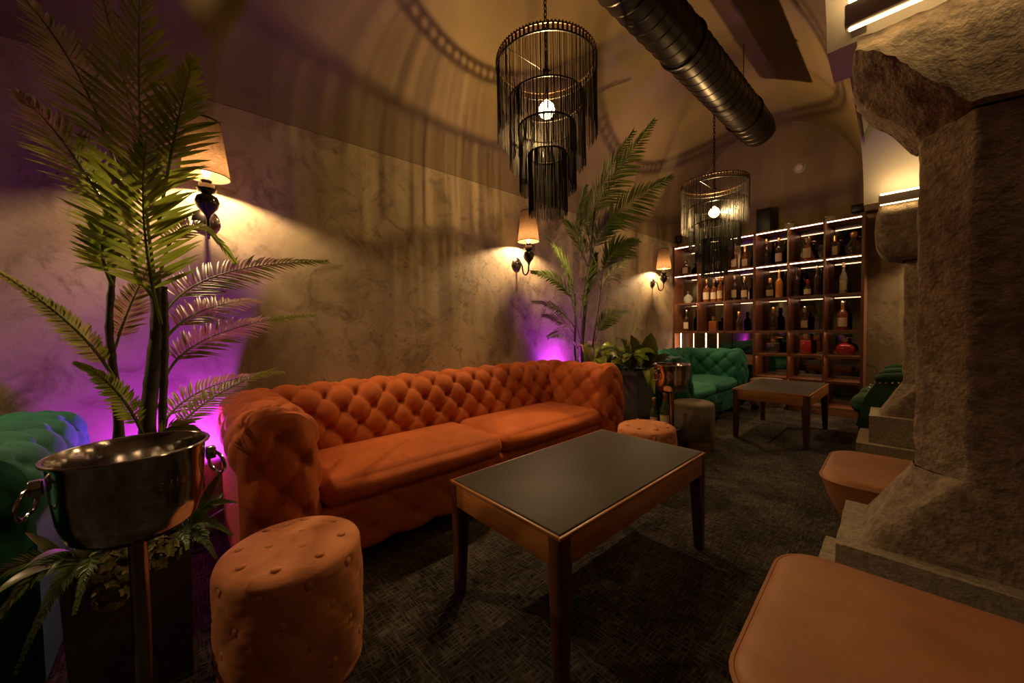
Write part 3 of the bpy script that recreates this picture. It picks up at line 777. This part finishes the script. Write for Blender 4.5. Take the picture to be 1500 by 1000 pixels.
for x, lb in ((1.52, 'small clear acrylic box on the cabinet top near the loudspeaker'), (1.94, 'small clear acrylic box on the cabinet top near the pier end')):
    t = thing('display_box', lb, 'box', (x, 6.13, 2.43))
    obj('walls', B().rbox(-.05,.05,-.03,.03,0,.055,.003,n=1,k=1), 'gl_clear', t); obj('lid', B().rbox(-.053,.053,-.033,.033,.055,.063,.002,n=1,k=1), 'chrome', t)
t = thing('smoke_detector', 'round white smoke detector on the upper end wall', 'detector', (1.58, Y1, 3.27), 0)
obj('housing', B().lathe([(.055,0),(.055,.02),(.04,.04),(.01,.045)], 20), 'alu', t).rotation_euler = (PI/2,0,0)
obj('mount_plate', B().lathe([(.065,0),(.065,.012)], 20), 'alu', t).rotation_euler = (PI/2,0,0)

# ------------------------------------------------------------------ chandeliers
def ring_pts(r, z, n=48): return [(r*math.cos(2*PI*k/n), r*math.sin(2*PI*k/n), z) for k in range(n)]
def chain_b(z0, z1, link=.052):
    b = B(); n = max(1, int((z1-z0)/(link*.72))); step = (z1-z0)/n
    for i in range(n):
        zc = z0+step*(i+.5); pts = []
        for k in range(12):
            a = 2*PI*k/12; u = .010*math.cos(a); w_ = link*.5*math.sin(a)
            pts.append((u, 0, zc+w_) if i % 2 else (0, u, zc+w_))
        b.tube(pts, .0038, 5, True)
    return b
def chandelier(loc, zceil, label, k=1.):
    """origin at bulb height; tiers measured from the photograph"""
    t = thing('fringe_chandelier', label, 'chandelier', loc, 0, 'tiered black fringe chandeliers')
    z0 = loc[2]; TI = [(.333,.27,.47,320), (.256,.06,.44,300), (.191,-.12,.42,290), (.131,-.30,.40,280)]
    # pierced top band
    R = .333; bd = B()
    bd.tube(ring_pts(R,.315), .006, 6, True); bd.tube(ring_pts(R,.27), .006, 6, True)
    for k in range(72):
        a = 2*PI*k/72; bd.bar((R*math.cos(a), R*math.sin(a), .27), (R*math.cos(a), R*math.sin(a), .315), .0052, .0052)
    obj('pierced_band', bd, 'band', t)
    dots = B()
    for k in range(96): a = 2*PI*k/96; dots.sphere((R*math.cos(a), R*math.sin(a), .324), .0058, 6, 4)
    obj('bead_edge', dots, 'band', t, kind='stuff')
    for i, (r, z, ln, n) in enumerate(TI):
        rg = obj('tier_ring', B().tube(ring_pts(r, z), .0065, 6, True), 'black', t)
        fb = B(); a = 0
        for k in range(n):
            a = 2*PI*(k+random.uniform(-.9,.9))/n; rr = r+random.uniform(-.003,.003); w_ = random.uniform(.0010,.0022)
            l_ = ln*random.uniform(.93,1.03); a2 = a+random.uniform(-.006,.006)/r
            P = [(rr*math.cos(a), rr*math.sin(a), z), (r*math.cos((a+a2)/2), r*math.sin((a+a2)/2), z-l_*.5), (rr*math.cos(a2), rr*math.sin(a2), z-l_)]
            fb.tube(P, w_, 3)
        obj('fringe', fb, 'fringe', t, kind='stuff', smooth=False)
    sp = B()
    for k in range(3):
        a = 2*PI*k/3+.4; sp.tube([(0,0,.25),(R*math.cos(a),R*math.sin(a),.285)], .003, 5)
        for (r, z, _, _), (r2, z2, _, _) in zip(TI[:-1], TI[1:]):
            sp.tube([(r*math.cos(a), r*math.sin(a), z), (r2*math.cos(a), r2*math.sin(a), z2)], .0016, 4)
    obj('frame_wires', sp, 'black', t)
    obj('hub', B().lathe([(.012,.235),(.024,.245),(.024,.262),(.010,.275)], 16), 'black', t)
    obj('chain', chain_b(.27, zceil-z0-.05), 'black', t)
    obj('ceiling_rose', B().lathe([(.015,-.055),(.05,-.045),(.055,.03)], 24, (0,0,zceil-z0)), 'band', t)
    obj('lamp_cord', B().tube([(0,0,.24),(.003,0,.16),(0,0,.10)], .003, 6), 'black', t)
    obj('socket', B().lathe([(.012,.055),(.02,.06),(.02,.10),(.008,.112)], 16), 'gold', t)
    obj('bulb', B().lathe([(.002,-.055)]+[(.055*math.sin(PI*k/10), -.055*math.cos(PI*k/10)) for k in range(1, 9)]+[(.018,.056)], 20), 'bulb', t)
    lamp('bulb_light', (0,0,.0), P_CHANDELIER*k, WARM, .018, t)
    return t
def vz(x, y):
    a = xl(y)/2; return ZS+(ZC-ZS)*math.sqrt(max(0, 1-((x-a)/a)**2))
chandelier((1.02, 1.90, 2.625), vz(1.02, 1.90), 'black fringe chandelier of four tiers hanging above the orange sofa and long coffee table')
chandelier((1.17, 4.46, 2.40), vz(1.17, 4.46), 'black fringe chandelier of four tiers hanging before the bottle cabinet', 1.45)
def fill_light(x, y, label, k=1.):  # unseen aisle ceiling lamps, added as fill from the right
    t = thing('aisle_fill_light', label, 'light', (x, y, 3.0), 0, 'added fill lights of the aisle')
    obj('trim_ring', B().tube(ring_pts(.055, -.004, 28), .008, 6, True), 'alu', t)
    obj('lens', B().lathe([(.05,-.004),(.05,-.001)], 24), 'bulb2', t)
    lamp('fill_beam', (0,0,-.012), P_FILL*k, WARM2, .04, t, 'SPOT', (0,0,0), math.radians(140), .5)
fill_light(3.75, -.9, 'added fill light in the aisle ceiling farthest from the bottle cabinet', .6)
fill_light(3.85, .6, 'added fill light in the aisle ceiling beside the tan leather stools', .25)
fill_light(3.75, 3.2, 'added fill light in the aisle ceiling between the two granite piers')
fill_light(3.3, 5.5, 'added fill light in the aisle ceiling above the green chairs', 3.)

# ------------------------------------------------------------------ wall sconces
def sconce(y, label, loc=None, rz=0.):
    t = thing('wall_sconce', label, 'lamp', loc or (0, y, 1.80), rz, 'shaded wall sconces')
    bp = B().lathe([(.062,0),(.062,.012),(.05,.022),(.02,.028)], 28); o = obj('back_plate', bp, 'dsteel', t); o.rotation_euler = (0, PI/2, 0)
    D = .18
    pts = smooth_curve([(.022,0,0),(.06,0,.012),(.085,0,-.03),(.10,0,-.10),(.135,0,-.125),(.17,0,-.095),(D,0,-.02),(D,0,.03)], 6)
    obj('curved_arm', B().tube(pts, .0075, 10), 'black', t)
    obj('turned_body', B().lathe([(.008,-.035),(.014,-.015),(.045,.025),(.055,.055),(.045,.085),(.020,.100),(.036,.108),(.044,.125),(.036,.148),(.018,.155),(.026,.162),(.026,.170),(.016,.176)], 28, (D,0,0)), 'porcelain', t)
    obj('candle_socket', B().lathe([(.014,.170),(.014,.185),(.011,.187),(.011,.190)], 16, (D,0,0)), 'shade_in', t)
    sh = B().lathe([(.104,.19),(.071,.48)], 40, (D,0,0), caps=False)
    s = obj('lamp_shade', sh, 'shade', t)
    obj('shade_baffle', B().lathe([(.030,.470),(.0715,.472)], 32, (D,0,0), caps=False), 'shade', s)  # ring added to narrow the light rising out of the shade
    obj('shade_rim', B().tube([(D+x,yy,z) for x, yy, z in ring_pts(.104,.19,32)], .0025, 6, True), 'black', s); obj('shade_rim', B().tube([(D+x,yy,z) for x, yy, z in ring_pts(.071,.48,32)], .0025, 6, True), 'black', s)
    obj('bulb', B().lathe([(.011,.190),(.02,.210),(.021,.235),(.012,.270),(.002,.285)], 16, (D,0,0)), 'bulb2', t)
    lamp('sconce_light', (D,0,.228), P_SCONCE, WARM2, .014, t)
    return t
sconce(.13, 'linen-shaded black wall sconce behind the tall palm leaves')
sconce(2.535, 'linen-shaded black wall sconce above the far end of the orange sofa')
sconce(5.31, 'linen-shaded black wall sconce beside the bottle cabinet')
sconce(-1.45, 'linen-shaded black wall sconce above the green sofa by the hydrangeas')

sconce(0, 'added fill sconce with linen shade, unseen on the aisle end wall', (3.30, Y1, 1.80), -PI/2)  # added out of view to brighten the end wall beside the cabinet

# ------------------------------------------------------------------ air duct
t = thing('spiral_air_duct', 'black spiral ventilation duct hung under the vault crown', 'duct', (1.50, 0, 3.27))
dr = .165; YE = 4.75
pr = []; y = -2.6; k = 0
db = B(); v = []; f = []; n = 36
rings = []
while y < YE:
    rings += [(y, dr), (y+.006, dr+.004), (y+.012, dr)]; y += .115
rings.append((YE, dr))
for yy, r_ in rings:
    for i in range(n): a = 2*PI*i/n; v.append((r_*math.cos(a), yy+.055*i/n, r_*math.sin(a)))
for k in range(len(rings)-1):
    for i in range(n):
        j = (i+1) % n; f.append((k*n+i, k*n+j, (k+1)*n+j, (k+1)*n+i))
f.append(tuple(range((len(rings)-1)*n, len(rings)*n))[::-1]); f.append(tuple(range(n)))
obj('pipe', db.add(v, f), 'duct', t, sharp=25)
for yy in (.9, 2.9, 4.3):
    o = obj('clamp_ring', B().tube([(x, 0, z) for x, z, _ in ring_pts(dr+.006, 0, 40)], .009, 6, True), 'black', t); o.location = (0, yy, 0)
    obj('hanger_rod', B().tube([(0,yy,dr),(0,yy,vz(1.5,yy)-3.27+.01)], .004, 6), 'black', t)

# ------------------------------------------------------------------ plants
def bez(a, m, b, n):
    a, m, b = Vector(a), Vector(m), Vector(b); c = 2*m-.5*(a+b)
    return [a*(1-t)**2+2*c*t*(1-t)+b*t*t for t in [i/n for i in range(n+1)]]
def frond(pts3, nl, ll, wl, parent, m, start=.18, facing=None, droop=.25, stem=.006, name='frond', fold=.35):
    P = bez(*pts3, 40); b = B(); L = sum((P[i+1]-P[i]).length for i in range(40))
    b.tube([P[i] for i in range(0, 41, 2)], [stem*(1-.8*i/40) for i in range(0, 41, 2)], 5)
    tocam = facing or (CAM-P[20]).normalized()*.75+Vector((0,0,.45))
    for k in range(nl):
        t = start+(1-start)*(k+.5)/nl; i = min(39, int(t*40)); p = P[i].lerp(P[i+1], t*40-i); tg = (P[i+1]-P[i]).normalized()
        side = tg.cross(tocam).normalized(); nrm = side.cross(tg).normalized()
        q = (t-start)/(1-start); prof = (.45+.55*math.sin(PI*min(1, q*1.25+.12)**.9)) * (1 if q < .75 else 1-.55*(q-.75)/.25)
        an = math.radians(58-30*q)
        for s in (-1, 1):
            l_ = ll*prof*random.uniform(.88,1.08); a = an+random.uniform(-.10,.10)
            d = (side*s*math.sin(a)+tg*math.cos(a)+nrm*random.uniform(.05,.30)).normalized()
            dr_ = Vector((0,0,-1))*droop*l_
            bend = tg*(.18*l_)
            wv = d.cross(nrm).normalized()
            v = []
            for g, wf in ((0,.35),(.3,1.),(.65,.8),(1.,.04)):
                c = p+d*(l_*g)+dr_*g*g+bend*g*g; hw = wl*.5*wf
                v += [c-wv*hw+nrm*hw*fold, c, c+wv*hw+nrm*hw*fold]
            f = []
            for g in range(3):
                e = g*3; f += [(e,e+1,e+4,e+3), (e+1,e+2,e+5,e+4)]
            b.add(v, f)
    return obj(name, b, m, parent, sharp=0)
def PX(px, py, X): return at_x(px, py, X)
def rel(o, pts): return [Vector(p)-Vector(o) for p in pts]
# planters
def planter(loc, s, h, label):
    t = thing('square_planter', label, 'planter', loc, 0, 'dark square planters')
    q = s*.93
    b = B(); v = []
    for z, a in ((0, q/2), (h, s/2), (h, s/2-.022), (h-.06, s/2-.024)): v += [(-a,-a,z),(a,-a,z),(a,a,z),(-a,a,z)]
    f = [(3,2,1,0)]
    for k in range(3):
        for i in range(4): j = (i+1) % 4; f.append((k*4+i, k*4+j, (k+1)*4+j, (k+1)*4+i))
    b.add(v, f); obj('pot', b, 'planter', t, smooth=False)
    obj('soil', B().box(-s/2+.024,s/2-.024,-s/2+.024,s/2-.024,h-.10,h-.055), 'soil', t, smooth=False)
planter((.955, -.145, 0), .29, .45, 'dark concrete planter holding the tall palm and hydrangeas')
planter((.775, 3.36, 0), .32, .72, 'tall dark concrete planter beyond the orange sofa')
# palm by the wine bucket
O1 = Vector((.93, -.12, .39))
p1 = thing('potted_palm', 'tall palm with many arching fronds in the hydrangea planter', 'palm', O1)
def stem(parent, O, pts, r0, r1, m='trunk'):
    P = smooth_curve(rel(O, pts), 8); N = len(P)
    obj('stem', B().tube(P, [r0+(r1-r0)*i/(N-1)+(.0022 if i % 4 == 0 else 0) for i in range(N)], 10), m, parent)
stem(p1, O1, [O1+Vector((-.02,.02,0)), PX(216,640,.88), PX(222,560,.86), PX(231,470,.85), PX(226,400,.85)], .026, .017)
stem(p1, O1, [O1+Vector((-.02,.05,0)), PX(238,640,.95), PX(240,560,.95), PX(242,480,.93), PX(240,420,.92)], .012, .009)
stem(p1, O1, [O1+Vector((0,-.08,0)), PX(174,640,.92), PX(168,560,.9), PX(160,480,.88), PX(165,400,.86)], .015, .008)
F1 = [  # base, middle, tip as picture points with their distance from the wall; leaflets, length
 ((236,475,.95),(212,340,1.05),(214,215,1.10),26,.20,.015), ((228,420,.90),(206,190,.95),(208,-70,1.0),34,.22,.015),
 ((232,330,.92),(258,190,1.0),(284,88,1.05),24,.15,.014), ((180,285,.85),(120,120,.80),(18,-20,.75),34,.15,.012),
 ((178,345,.85),(105,225,.85),(28,138,.82),30,.13,.011), ((170,560,.92),(105,478,.95),(-25,385,1.0),30,.055,.013),
 ((215,650,.95),(172,575,1.0),(110,532,1.02),28,.055,.012), ((236,470,.90),(330,400,.60),(478,383,.38),44,.15,.013),
 ((240,500,.92),(305,452,.72),(388,440,.42),36,.12,.012), ((240,560,.95),(325,487,.75),(462,462,.42),40,.12,.012),
 ((232,640,.92),(300,570,.72),(416,545,.48),34,.10,.011), ((245,650,.98),(315,580,.80),(412,538,.60),34,.08,.010),
 ((228,440,.88),(160,330,.80),(135,215,.75),24,.13,.012), ((235,400,.85),(280,330,.70),(345,385,.55),30,.09,.012),
 ((226,300,.88),(190,150,.85),(140,-40,.80),28,.15,.012), ((166,420,.88),(150,360,.92),(172,300,.98),30,.09,.012),
 ((230,650,1.0),(255,625,1.05),(300,640,1.08),20,.06,.011), ((165,520,.88),(190,450,.80),(222,385,.72),30,.08,.012),
]
for a, m_, b_, n, ll, wl in F1:
    frond(rel(O1, [PX(*a), PX(*m_), PX(*b_)]), n, ll, wl, p1, 'palm')
# palm beyond the orange sofa
O2 = Vector((.31, 3.22, .37))
planter((.31, 3.22, 0), .27, .43, 'low dark planter hidden behind the orange sofa arm, holding the second palm')
p2 = thing('potted_palm', 'palm with upright feathery fronds against the wall beyond the orange sofa', 'palm', O2)
stem(p2, O2, [O2+Vector((0,0,0)), PX(852,520,.30), PX(858,440,.30), PX(866,370,.30), PX(872,300,.32)], .026, .013)
stem(p2, O2, [O2+Vector((.03,.05,0)), PX(868,510,.34), PX(876,450,.36), PX(882,400,.38)], .011, .008)
stem(p2, O2, [O2+Vector((-.03,-.05,0)), PX(842,520,.28), PX(843,470,.28), PX(842,430,.28)], .013, .009)
F2 = [
 ((868,330,.36),(905,255,.54),(958,176,.76),36,.27,.018), ((866,330,.34),(882,270,.46),(928,192,.66),34,.25,.018),
 ((874,345,.36),(920,300,.58),(984,258,.84),36,.28,.018), ((862,390,.32),(846,340,.42),(858,272,.50),32,.22,.020),
 ((843,440,.30),(828,395,.44),(798,346,.56),36,.28,.021), ((882,410,.38),(896,372,.52),(934,352,.66),34,.26,.021),
 ((842,450,.28),(820,415,.22),(778,398,.16),34,.20,.019), ((842,480,.28),(815,452,.24),(780,442,.20),28,.12,.015),
 ((846,510,.30),(828,490,.40),(802,494,.48),26,.15,.016), ((872,500,.36),(888,466,.44),(922,456,.52),26,.15,.016),
 ((866,380,.32),(882,335,.46),(910,318,.58),34,.24,.020), ((860,390,.30),(846,350,.24),(822,320,.20),34,.22,.020),
 ((866,360,.30),(860,320,.24),(868,275,.20),34,.20,.019), ((850,470,.30),(858,420,.44),(872,372,.56),36,.22,.020),
 ((842,490,.28),(822,470,.20),(795,462,.14),28,.14,.016), ((880,430,.38),(872,390,.52),(858,352,.62),32,.22,.020),
 ((850,500,.32),(838,440,.44),(832,400,.54),30,.18,.018), ((884,420,.38),(900,395,.30),(930,372,.24),30,.18,.018),
]
for a, m_, b_, n, ll, wl in F2:
    frond(rel(O2, [PX(*a), PX(*m_), PX(*b_)]), n, ll, wl, p2, 'palm2')
# ferns
def fern(O, tips, ll, wl, label, group, n=44):
    t = thing('fern', label, 'fern', O, 0, group)
    for m_, b_ in tips: frond([Vector((0,0,0)), Vector(m_), Vector(b_)], n, ll, wl, t, 'fern', .12, droop=.12, stem=.003)
fern((1.02,-.22,.39), [((.07,-.08,.11),(.16,-.20,-.03)), ((.10,-.04,.09),(.22,-.12,-.08)), ((.03,-.12,.12),(.04,-.26,.04)), ((.09,.0,.10),(.22,-.02,.02))], .042, .006, 'green fern spilling over the planter beside the hydrangeas, by the green sofa', 'ferns')
fern((1.00,-.03,.40), [((.05,.05,.09),(.10,.14,.03)), ((.08,.04,.07),(.17,.09,.0)), ((.02,.06,.12),(.01,.16,.11)), ((.09,.01,.09),(.19,.02,.07))], .04, .006, 'green fern hanging over the planter corner next to the orange sofa arm', 'ferns')
fern((.80,3.30,.67), [((.08,-.06,.16),(.20,-.14,.10)), ((.07,.05,.20),(.18,.08,.16)), ((.03,-.10,.20),(.05,-.24,.14)), ((-.10,-.08,.24),(-.26,-.16,.22)), ((-.05,.02,.28),(-.14,.0,.36))], .085, .011, 'green fern at the rim of the tall planter beyond the sofa', 'ferns')
# hydrangeas
t = thing('hydrangea', 'faded green hydrangea heads in the planter behind the wine bucket stand', 'flower', (1.04,-.12,.39))
for bx, by, bz, br in ((.08,-.02,.03,.055),(.05,-.075,.06,.055),(.07,.045,.05,.05),(.03,.0,.09,.055),(.10,-.06,-.01,.045)):
    b = B()
    for k in range(46):
        z = random.uniform(-.6,1); a = random.uniform(0, 2*PI); s_ = math.sqrt(1-z*z); n = Vector((s_*math.cos(a), s_*math.sin(a), z)); c = Vector((bx,by,bz))+n*br*random.uniform(.85,1.05)
        u = n.orthogonal().normalized(); w_ = n.cross(u); ph = random.random()*6
        for q in range(4):
            an = ph+q*PI/2; e = u*math.cos(an)+w_*math.sin(an); g = u*math.cos(an+PI/2)+w_*math.sin(an+PI/2)
            b.add([c, c+e*.007+g*.006+n*.002, c+e*.015+n*.003, c+e*.007-g*.006+n*.002], [(0,1,2,3)])
    hd = obj('flower_head', b, 'hydrangea', t, sharp=0)
    obj('flower_stem', B().tube([(bx*.5,by*.5,-.03),(bx,by,bz)], .004, 6), 'fern', t)
# broad leaves
def blade(b, P, w_, nrm, fold=.25, lob=0.):
    n = len(P)-1; v = []
    for i, p in enumerate(P):
        tg = (P[min(i+1,n)]-P[max(i-1,0)]).normalized(); s = tg.cross(nrm).normalized(); q = i/n
        hw = w_*.5*(math.sin(PI*min(1, q*.94+.06))**.8)*(1+lob*math.sin(i*2.4)); up_ = s.cross(tg)
        v += [p-s*hw+up_*hw*fold, p, p+s*hw+up_*hw*fold]
    f = []
    for i in range(n): e = i*3; f += [(e,e+1,e+4,e+3), (e+1,e+2,e+5,e+4)]
    b.add(v, f)
def leafy(O, leaves, m, label, name='broadleaf_plant', cat='plant', lob=0.):
    t = thing(name, label, cat, O)
    for (mx, my, mz), (tx, ty, tz), w_ in leaves:
        P = bez((0,0,0), (mx,my,mz), (tx,ty,tz), 14); n = (CAM-Vector(O)).normalized()*.6+Vector((0,0,.8)); b = B()
        b.tube(P[:6], .004, 5); blade(b, P[3:], w_, n, .22, lob); obj('leaf', b, m, t, sharp=0)
    return t
def spray(n, r, h, w_, sd, lo=.5):
    rnd = random.Random(sd); out = []
    for k in range(n):
        a = 2*PI*k/n+rnd.uniform(-.4,.4); q = rnd.uniform(lo,1); rr = r*q; hh = h*rnd.uniform(.5,1)
        out.append(((rr*.45*math.cos(a), rr*.45*math.sin(a), hh*.8), (rr*math.cos(a), rr*math.sin(a), hh*rnd.uniform(.5,.95)), w_*rnd.uniform(.8,1.2)))
    return out
leafy((.82,3.30,.67), spray(26,.28,.30,.075,3), 'broad', 'bright yellow-green leafy plant at the foot of the palm beyond the sofa')
leafy((.88,3.44,.67), [((.03,.03,.20),(.05,.05,.42),.16), ((.07,-.02,.18),(.11,-.03,.36),.15), ((.0,.06,.18),(-.03,.11,.38),.14), ((.09,.06,.12),(.20,.13,.20),.13), ((-.04,-.04,.20),(-.10,-.08,.40),.12)], 'broad_dark', 'large dark bronze crinkled leaves beside the smaller wine bucket', lob=.12)
leafy((.66,3.36,.67), spray(7,.20,.24,.07,5), 'broad_dark', 'dark green low leaves in the tall planter behind the sofa arm')
leafy((.95,3.35,.66), [((.05,-.02,.05),(.10,-.03,-.16),.06), ((.05,.05,.07),(.13,.08,.0),.07), ((.04,-.08,.07),(.09,-.12,-.06),.06)], 'broad', 'trailing green leaves hanging over the rim of the tall planter')
leafy((.40,3.26,.38), spray(18,.25,.66,.10,11), 'broad', 'bright yellow-green leaves rising behind the orange sofa arm at the palm foot')
leafy((.39,3.30,.37), [((.06,-.04,.30),(.14,-.10,.56),.09), ((.10,.03,.28),(.22,.06,.52),.09), ((.0,-.08,.30),(.02,-.20,.54),.08), ((.06,.08,.32),(.12,.16,.60),.08)], 'broad_dark', 'dark pointed leaves rising between the palm and the tall planter')
leafy((.90,-.02,.40), [((.05,.06,.12),(.06,.11,.22),.035), ((.09,.05,.10),(.16,.09,.17),.03), ((.03,.07,.09),(.0,.12,.12),.035), ((.12,.07,.08),(.24,.14,.16),.018)], 'broad_dark', 'dusky narrow leaves reaching past the orange sofa arm')
leafy((1.0,-.25,.40), [((.10,-.06,.10),(.20,-.13,.10),.03), ((.08,-.02,.12),(.20,-.07,.16),.03), ((.03,-.06,.12),(.06,-.10,.20),.03)], 'broad_dark', 'dark drooping leaves between the green sofa end and the wine bucket')

# ------------------------------------------------------------------ wine buckets on stands
def bucket(loc, R, zr, sx, label, rz, writing=False):
    t = thing('wine_bucket_stand', label, 'wine bucket', loc, rz, 'steel wine buckets on stands')
    hb = .225; z0 = zr-hb
    out = [(R*.42,0),(R*.66,.006),(R*.82,.03),(R*.90,.075),(R*.945,.14),(R*.97,hb-.015),(R*1.02,hb-.003),(R*1.02,hb),(R*.985,hb),(R*.93,hb-.02),(R*.90,.14),(R*.84,.07),(R*.74,.03),(R*.3,.014)]
    obj('bucket', B().lathe([(r, z+z0) for r, z in out], 56, (0,0,0), sx, 1), 'steel', t, sharp=60)
    obj('rim_bead', B().tube([(x*sx,y,z) for x, y, z in ring_pts(R*1.02, zr-.002, 56)], .004, 8, True), 'steel', t)
    obj('stand_pole', B().lathe([(.019,.02),(.019,z0-.01),(.035,z0-.004),(R*.42,z0)], 24), 'dsteel', t)
    obj('stand_base', B().lathe([(.112,0),(.112,.008),(.09,.018),(.03,.026)], 36), 'dsteel', t)
    for s in (-1, 1):
        lug = obj('handle_lug', B().rbox(-.012,.012,-.012,.012,-.018,.018,.005,n=1,k=2), 'steel', t); lug.location = (0, s*(R+.008), zr-.055)
        hd = obj('ring_handle', B().tube([(.030*math.cos(a), 0, .034*math.sin(a)-.034) for a in [2*PI*k/24 for k in range(24)]], .0048, 8, True), 'steel', t)
        hd.location = (0, s*(R+.016), zr-.055); hd.rotation_euler = (s*.18, 0, .45*s)
    return t
bk = bucket((1.375,-.105,0), .150, .86, 1.0, 'wide polished steel wine bucket on a pole beside the hydrangea planter', .12)
bucket((1.42,2.87,0), .134, .85, 1.0, 'smaller steel wine bucket on a pole between the taupe ottoman and the tall planter', math.radians(155))
cu = bpy.data.curves.new('engraving', 'FONT'); cu.body = 'O N'; cu.size = .026; cu.align_x = 'CENTER'; cu.extrude = .0004
tmp = bpy.data.objects.new('engraving', cu); col.objects.link(tmp)
dg = bpy.context.evaluated_depsgraph_get(); em = bpy.data.meshes.new_from_object(tmp.evaluated_get(dg)); bpy.data.objects.remove(tmp)
MT['etch'] = mat('etched_steel', (.30,.28,.26), .55, metal=.8)
def on_bucket(x, z, dep, az):     # wrap flat lettering round the bucket wall
    zz = .86-.225+z; R_ = .150*(.90+.07*max(0, min(1, (z-.075)/.14)))+.0012+dep
    a = az+x/R_; return (R_*math.cos(a), R_*math.sin(a), zz)
AZ = math.atan2(.105, 1.375)-.12+.10
for vtx in em.vertices: vtx.co = on_bucket(vtx.co.x+.045, .135+vtx.co.y, vtx.co.z, AZ)
em.materials.clear(); em.materials.append(MT['etch'])
eo = bpy.data.objects.new('engraving', em); col.objects.link(eo); eo.parent = bk
for z_, x0_, x1_ in ((.128,-.06,.03),(.115,-.06,.01),(.108,-.03,.035)):
    obj('engraved_line', B().grid(lambda u, v: on_bucket(x0_+(x1_-x0_)*u, z_+.0022*v, 0, AZ), 12, 1), 'etch', bk)
# low black plinth carrying two champagne bottles
t = thing('low_plinth', 'low black plinth behind the far buttoned pouf', 'plinth', (1.22, 3.13, 0))
obj('body', B().rbox(-.13,.13,-.11,.11,.02,.26,.006,n=1,k=2), 'black', t); obj('foot_plate', B().box(-.12,.12,-.10,.10,0,.022), 'black', t)
def champagne(loc, h, label):
    t = thing('champagne_bottle', label, 'bottle', loc, 0, 'champagne bottles behind the pouf'); r = h*.135
    obj('glass_body', B().lathe([(r*.9,0),(r,.008),(r,h*.45),(r*.85,h*.55),(r*.45,h*.68),(r*.36,h*.76)], 24), 'gl_green_glass', t)
    obj('foil', B().lathe([(r*.40,h*.70),(r*.38,h*.86),(r*.44,h*.88),(r*.46,h*.97),(r*.30,h)], 20), 'gold', t)
    obj('paper_label', B().grid(lambda u, v: (r*1.01*math.cos(-1.2+(u-.5)*2), r*1.01*math.sin(-1.2+(u-.5)*2), h*.12+h*.26*v), 10, 1), 'label2', t)
champagne((1.255,3.10,.26), .33, 'champagne bottle with long gold foil beside the bucket pole')
champagne((1.175,3.06,.26), .27, 'shorter champagne bottle with gold cap beside the bucket pole')

# ------------------------------------------------------------------ purple uplights on the floor by the wall
def uplight(loc, zh, label, power, tilt=0.):
    t = thing('led_uplight', label, 'light', loc, 0, 'purple uplights by the wall')
    obj('base_plate', B().lathe([(.055,0),(.055,.008),(.02,.014)], 24), 'black', t)
    obj('pole', B().tube([(0,0,.01),(0,0,zh)], .009, 8), 'black', t)
    obj('housing', B().lathe([(.03,zh-.01),(.045,zh),(.048,zh+.07),(.044,zh+.075)], 28), 'black', t)
    obj('lens', B().lathe([(.040,zh+.070),(.040,zh+.077)], 24), 'led_purple', t)
    lamp('uplight_beam', (0,0,zh+.085), power, PURPLE, .03, t, 'SPOT', (PI, tilt, 0), math.radians(160), .5)
uplight((.16,.02,0), .32, 'small purple uplight on a short pole behind the hydrangea planter', P_UPLIGHT*1.35, -.25)
uplight((.085,3.07,0), .56, 'small purple uplight on a short pole behind the orange sofa arm', P_UPLIGHT*1.1, -.2)
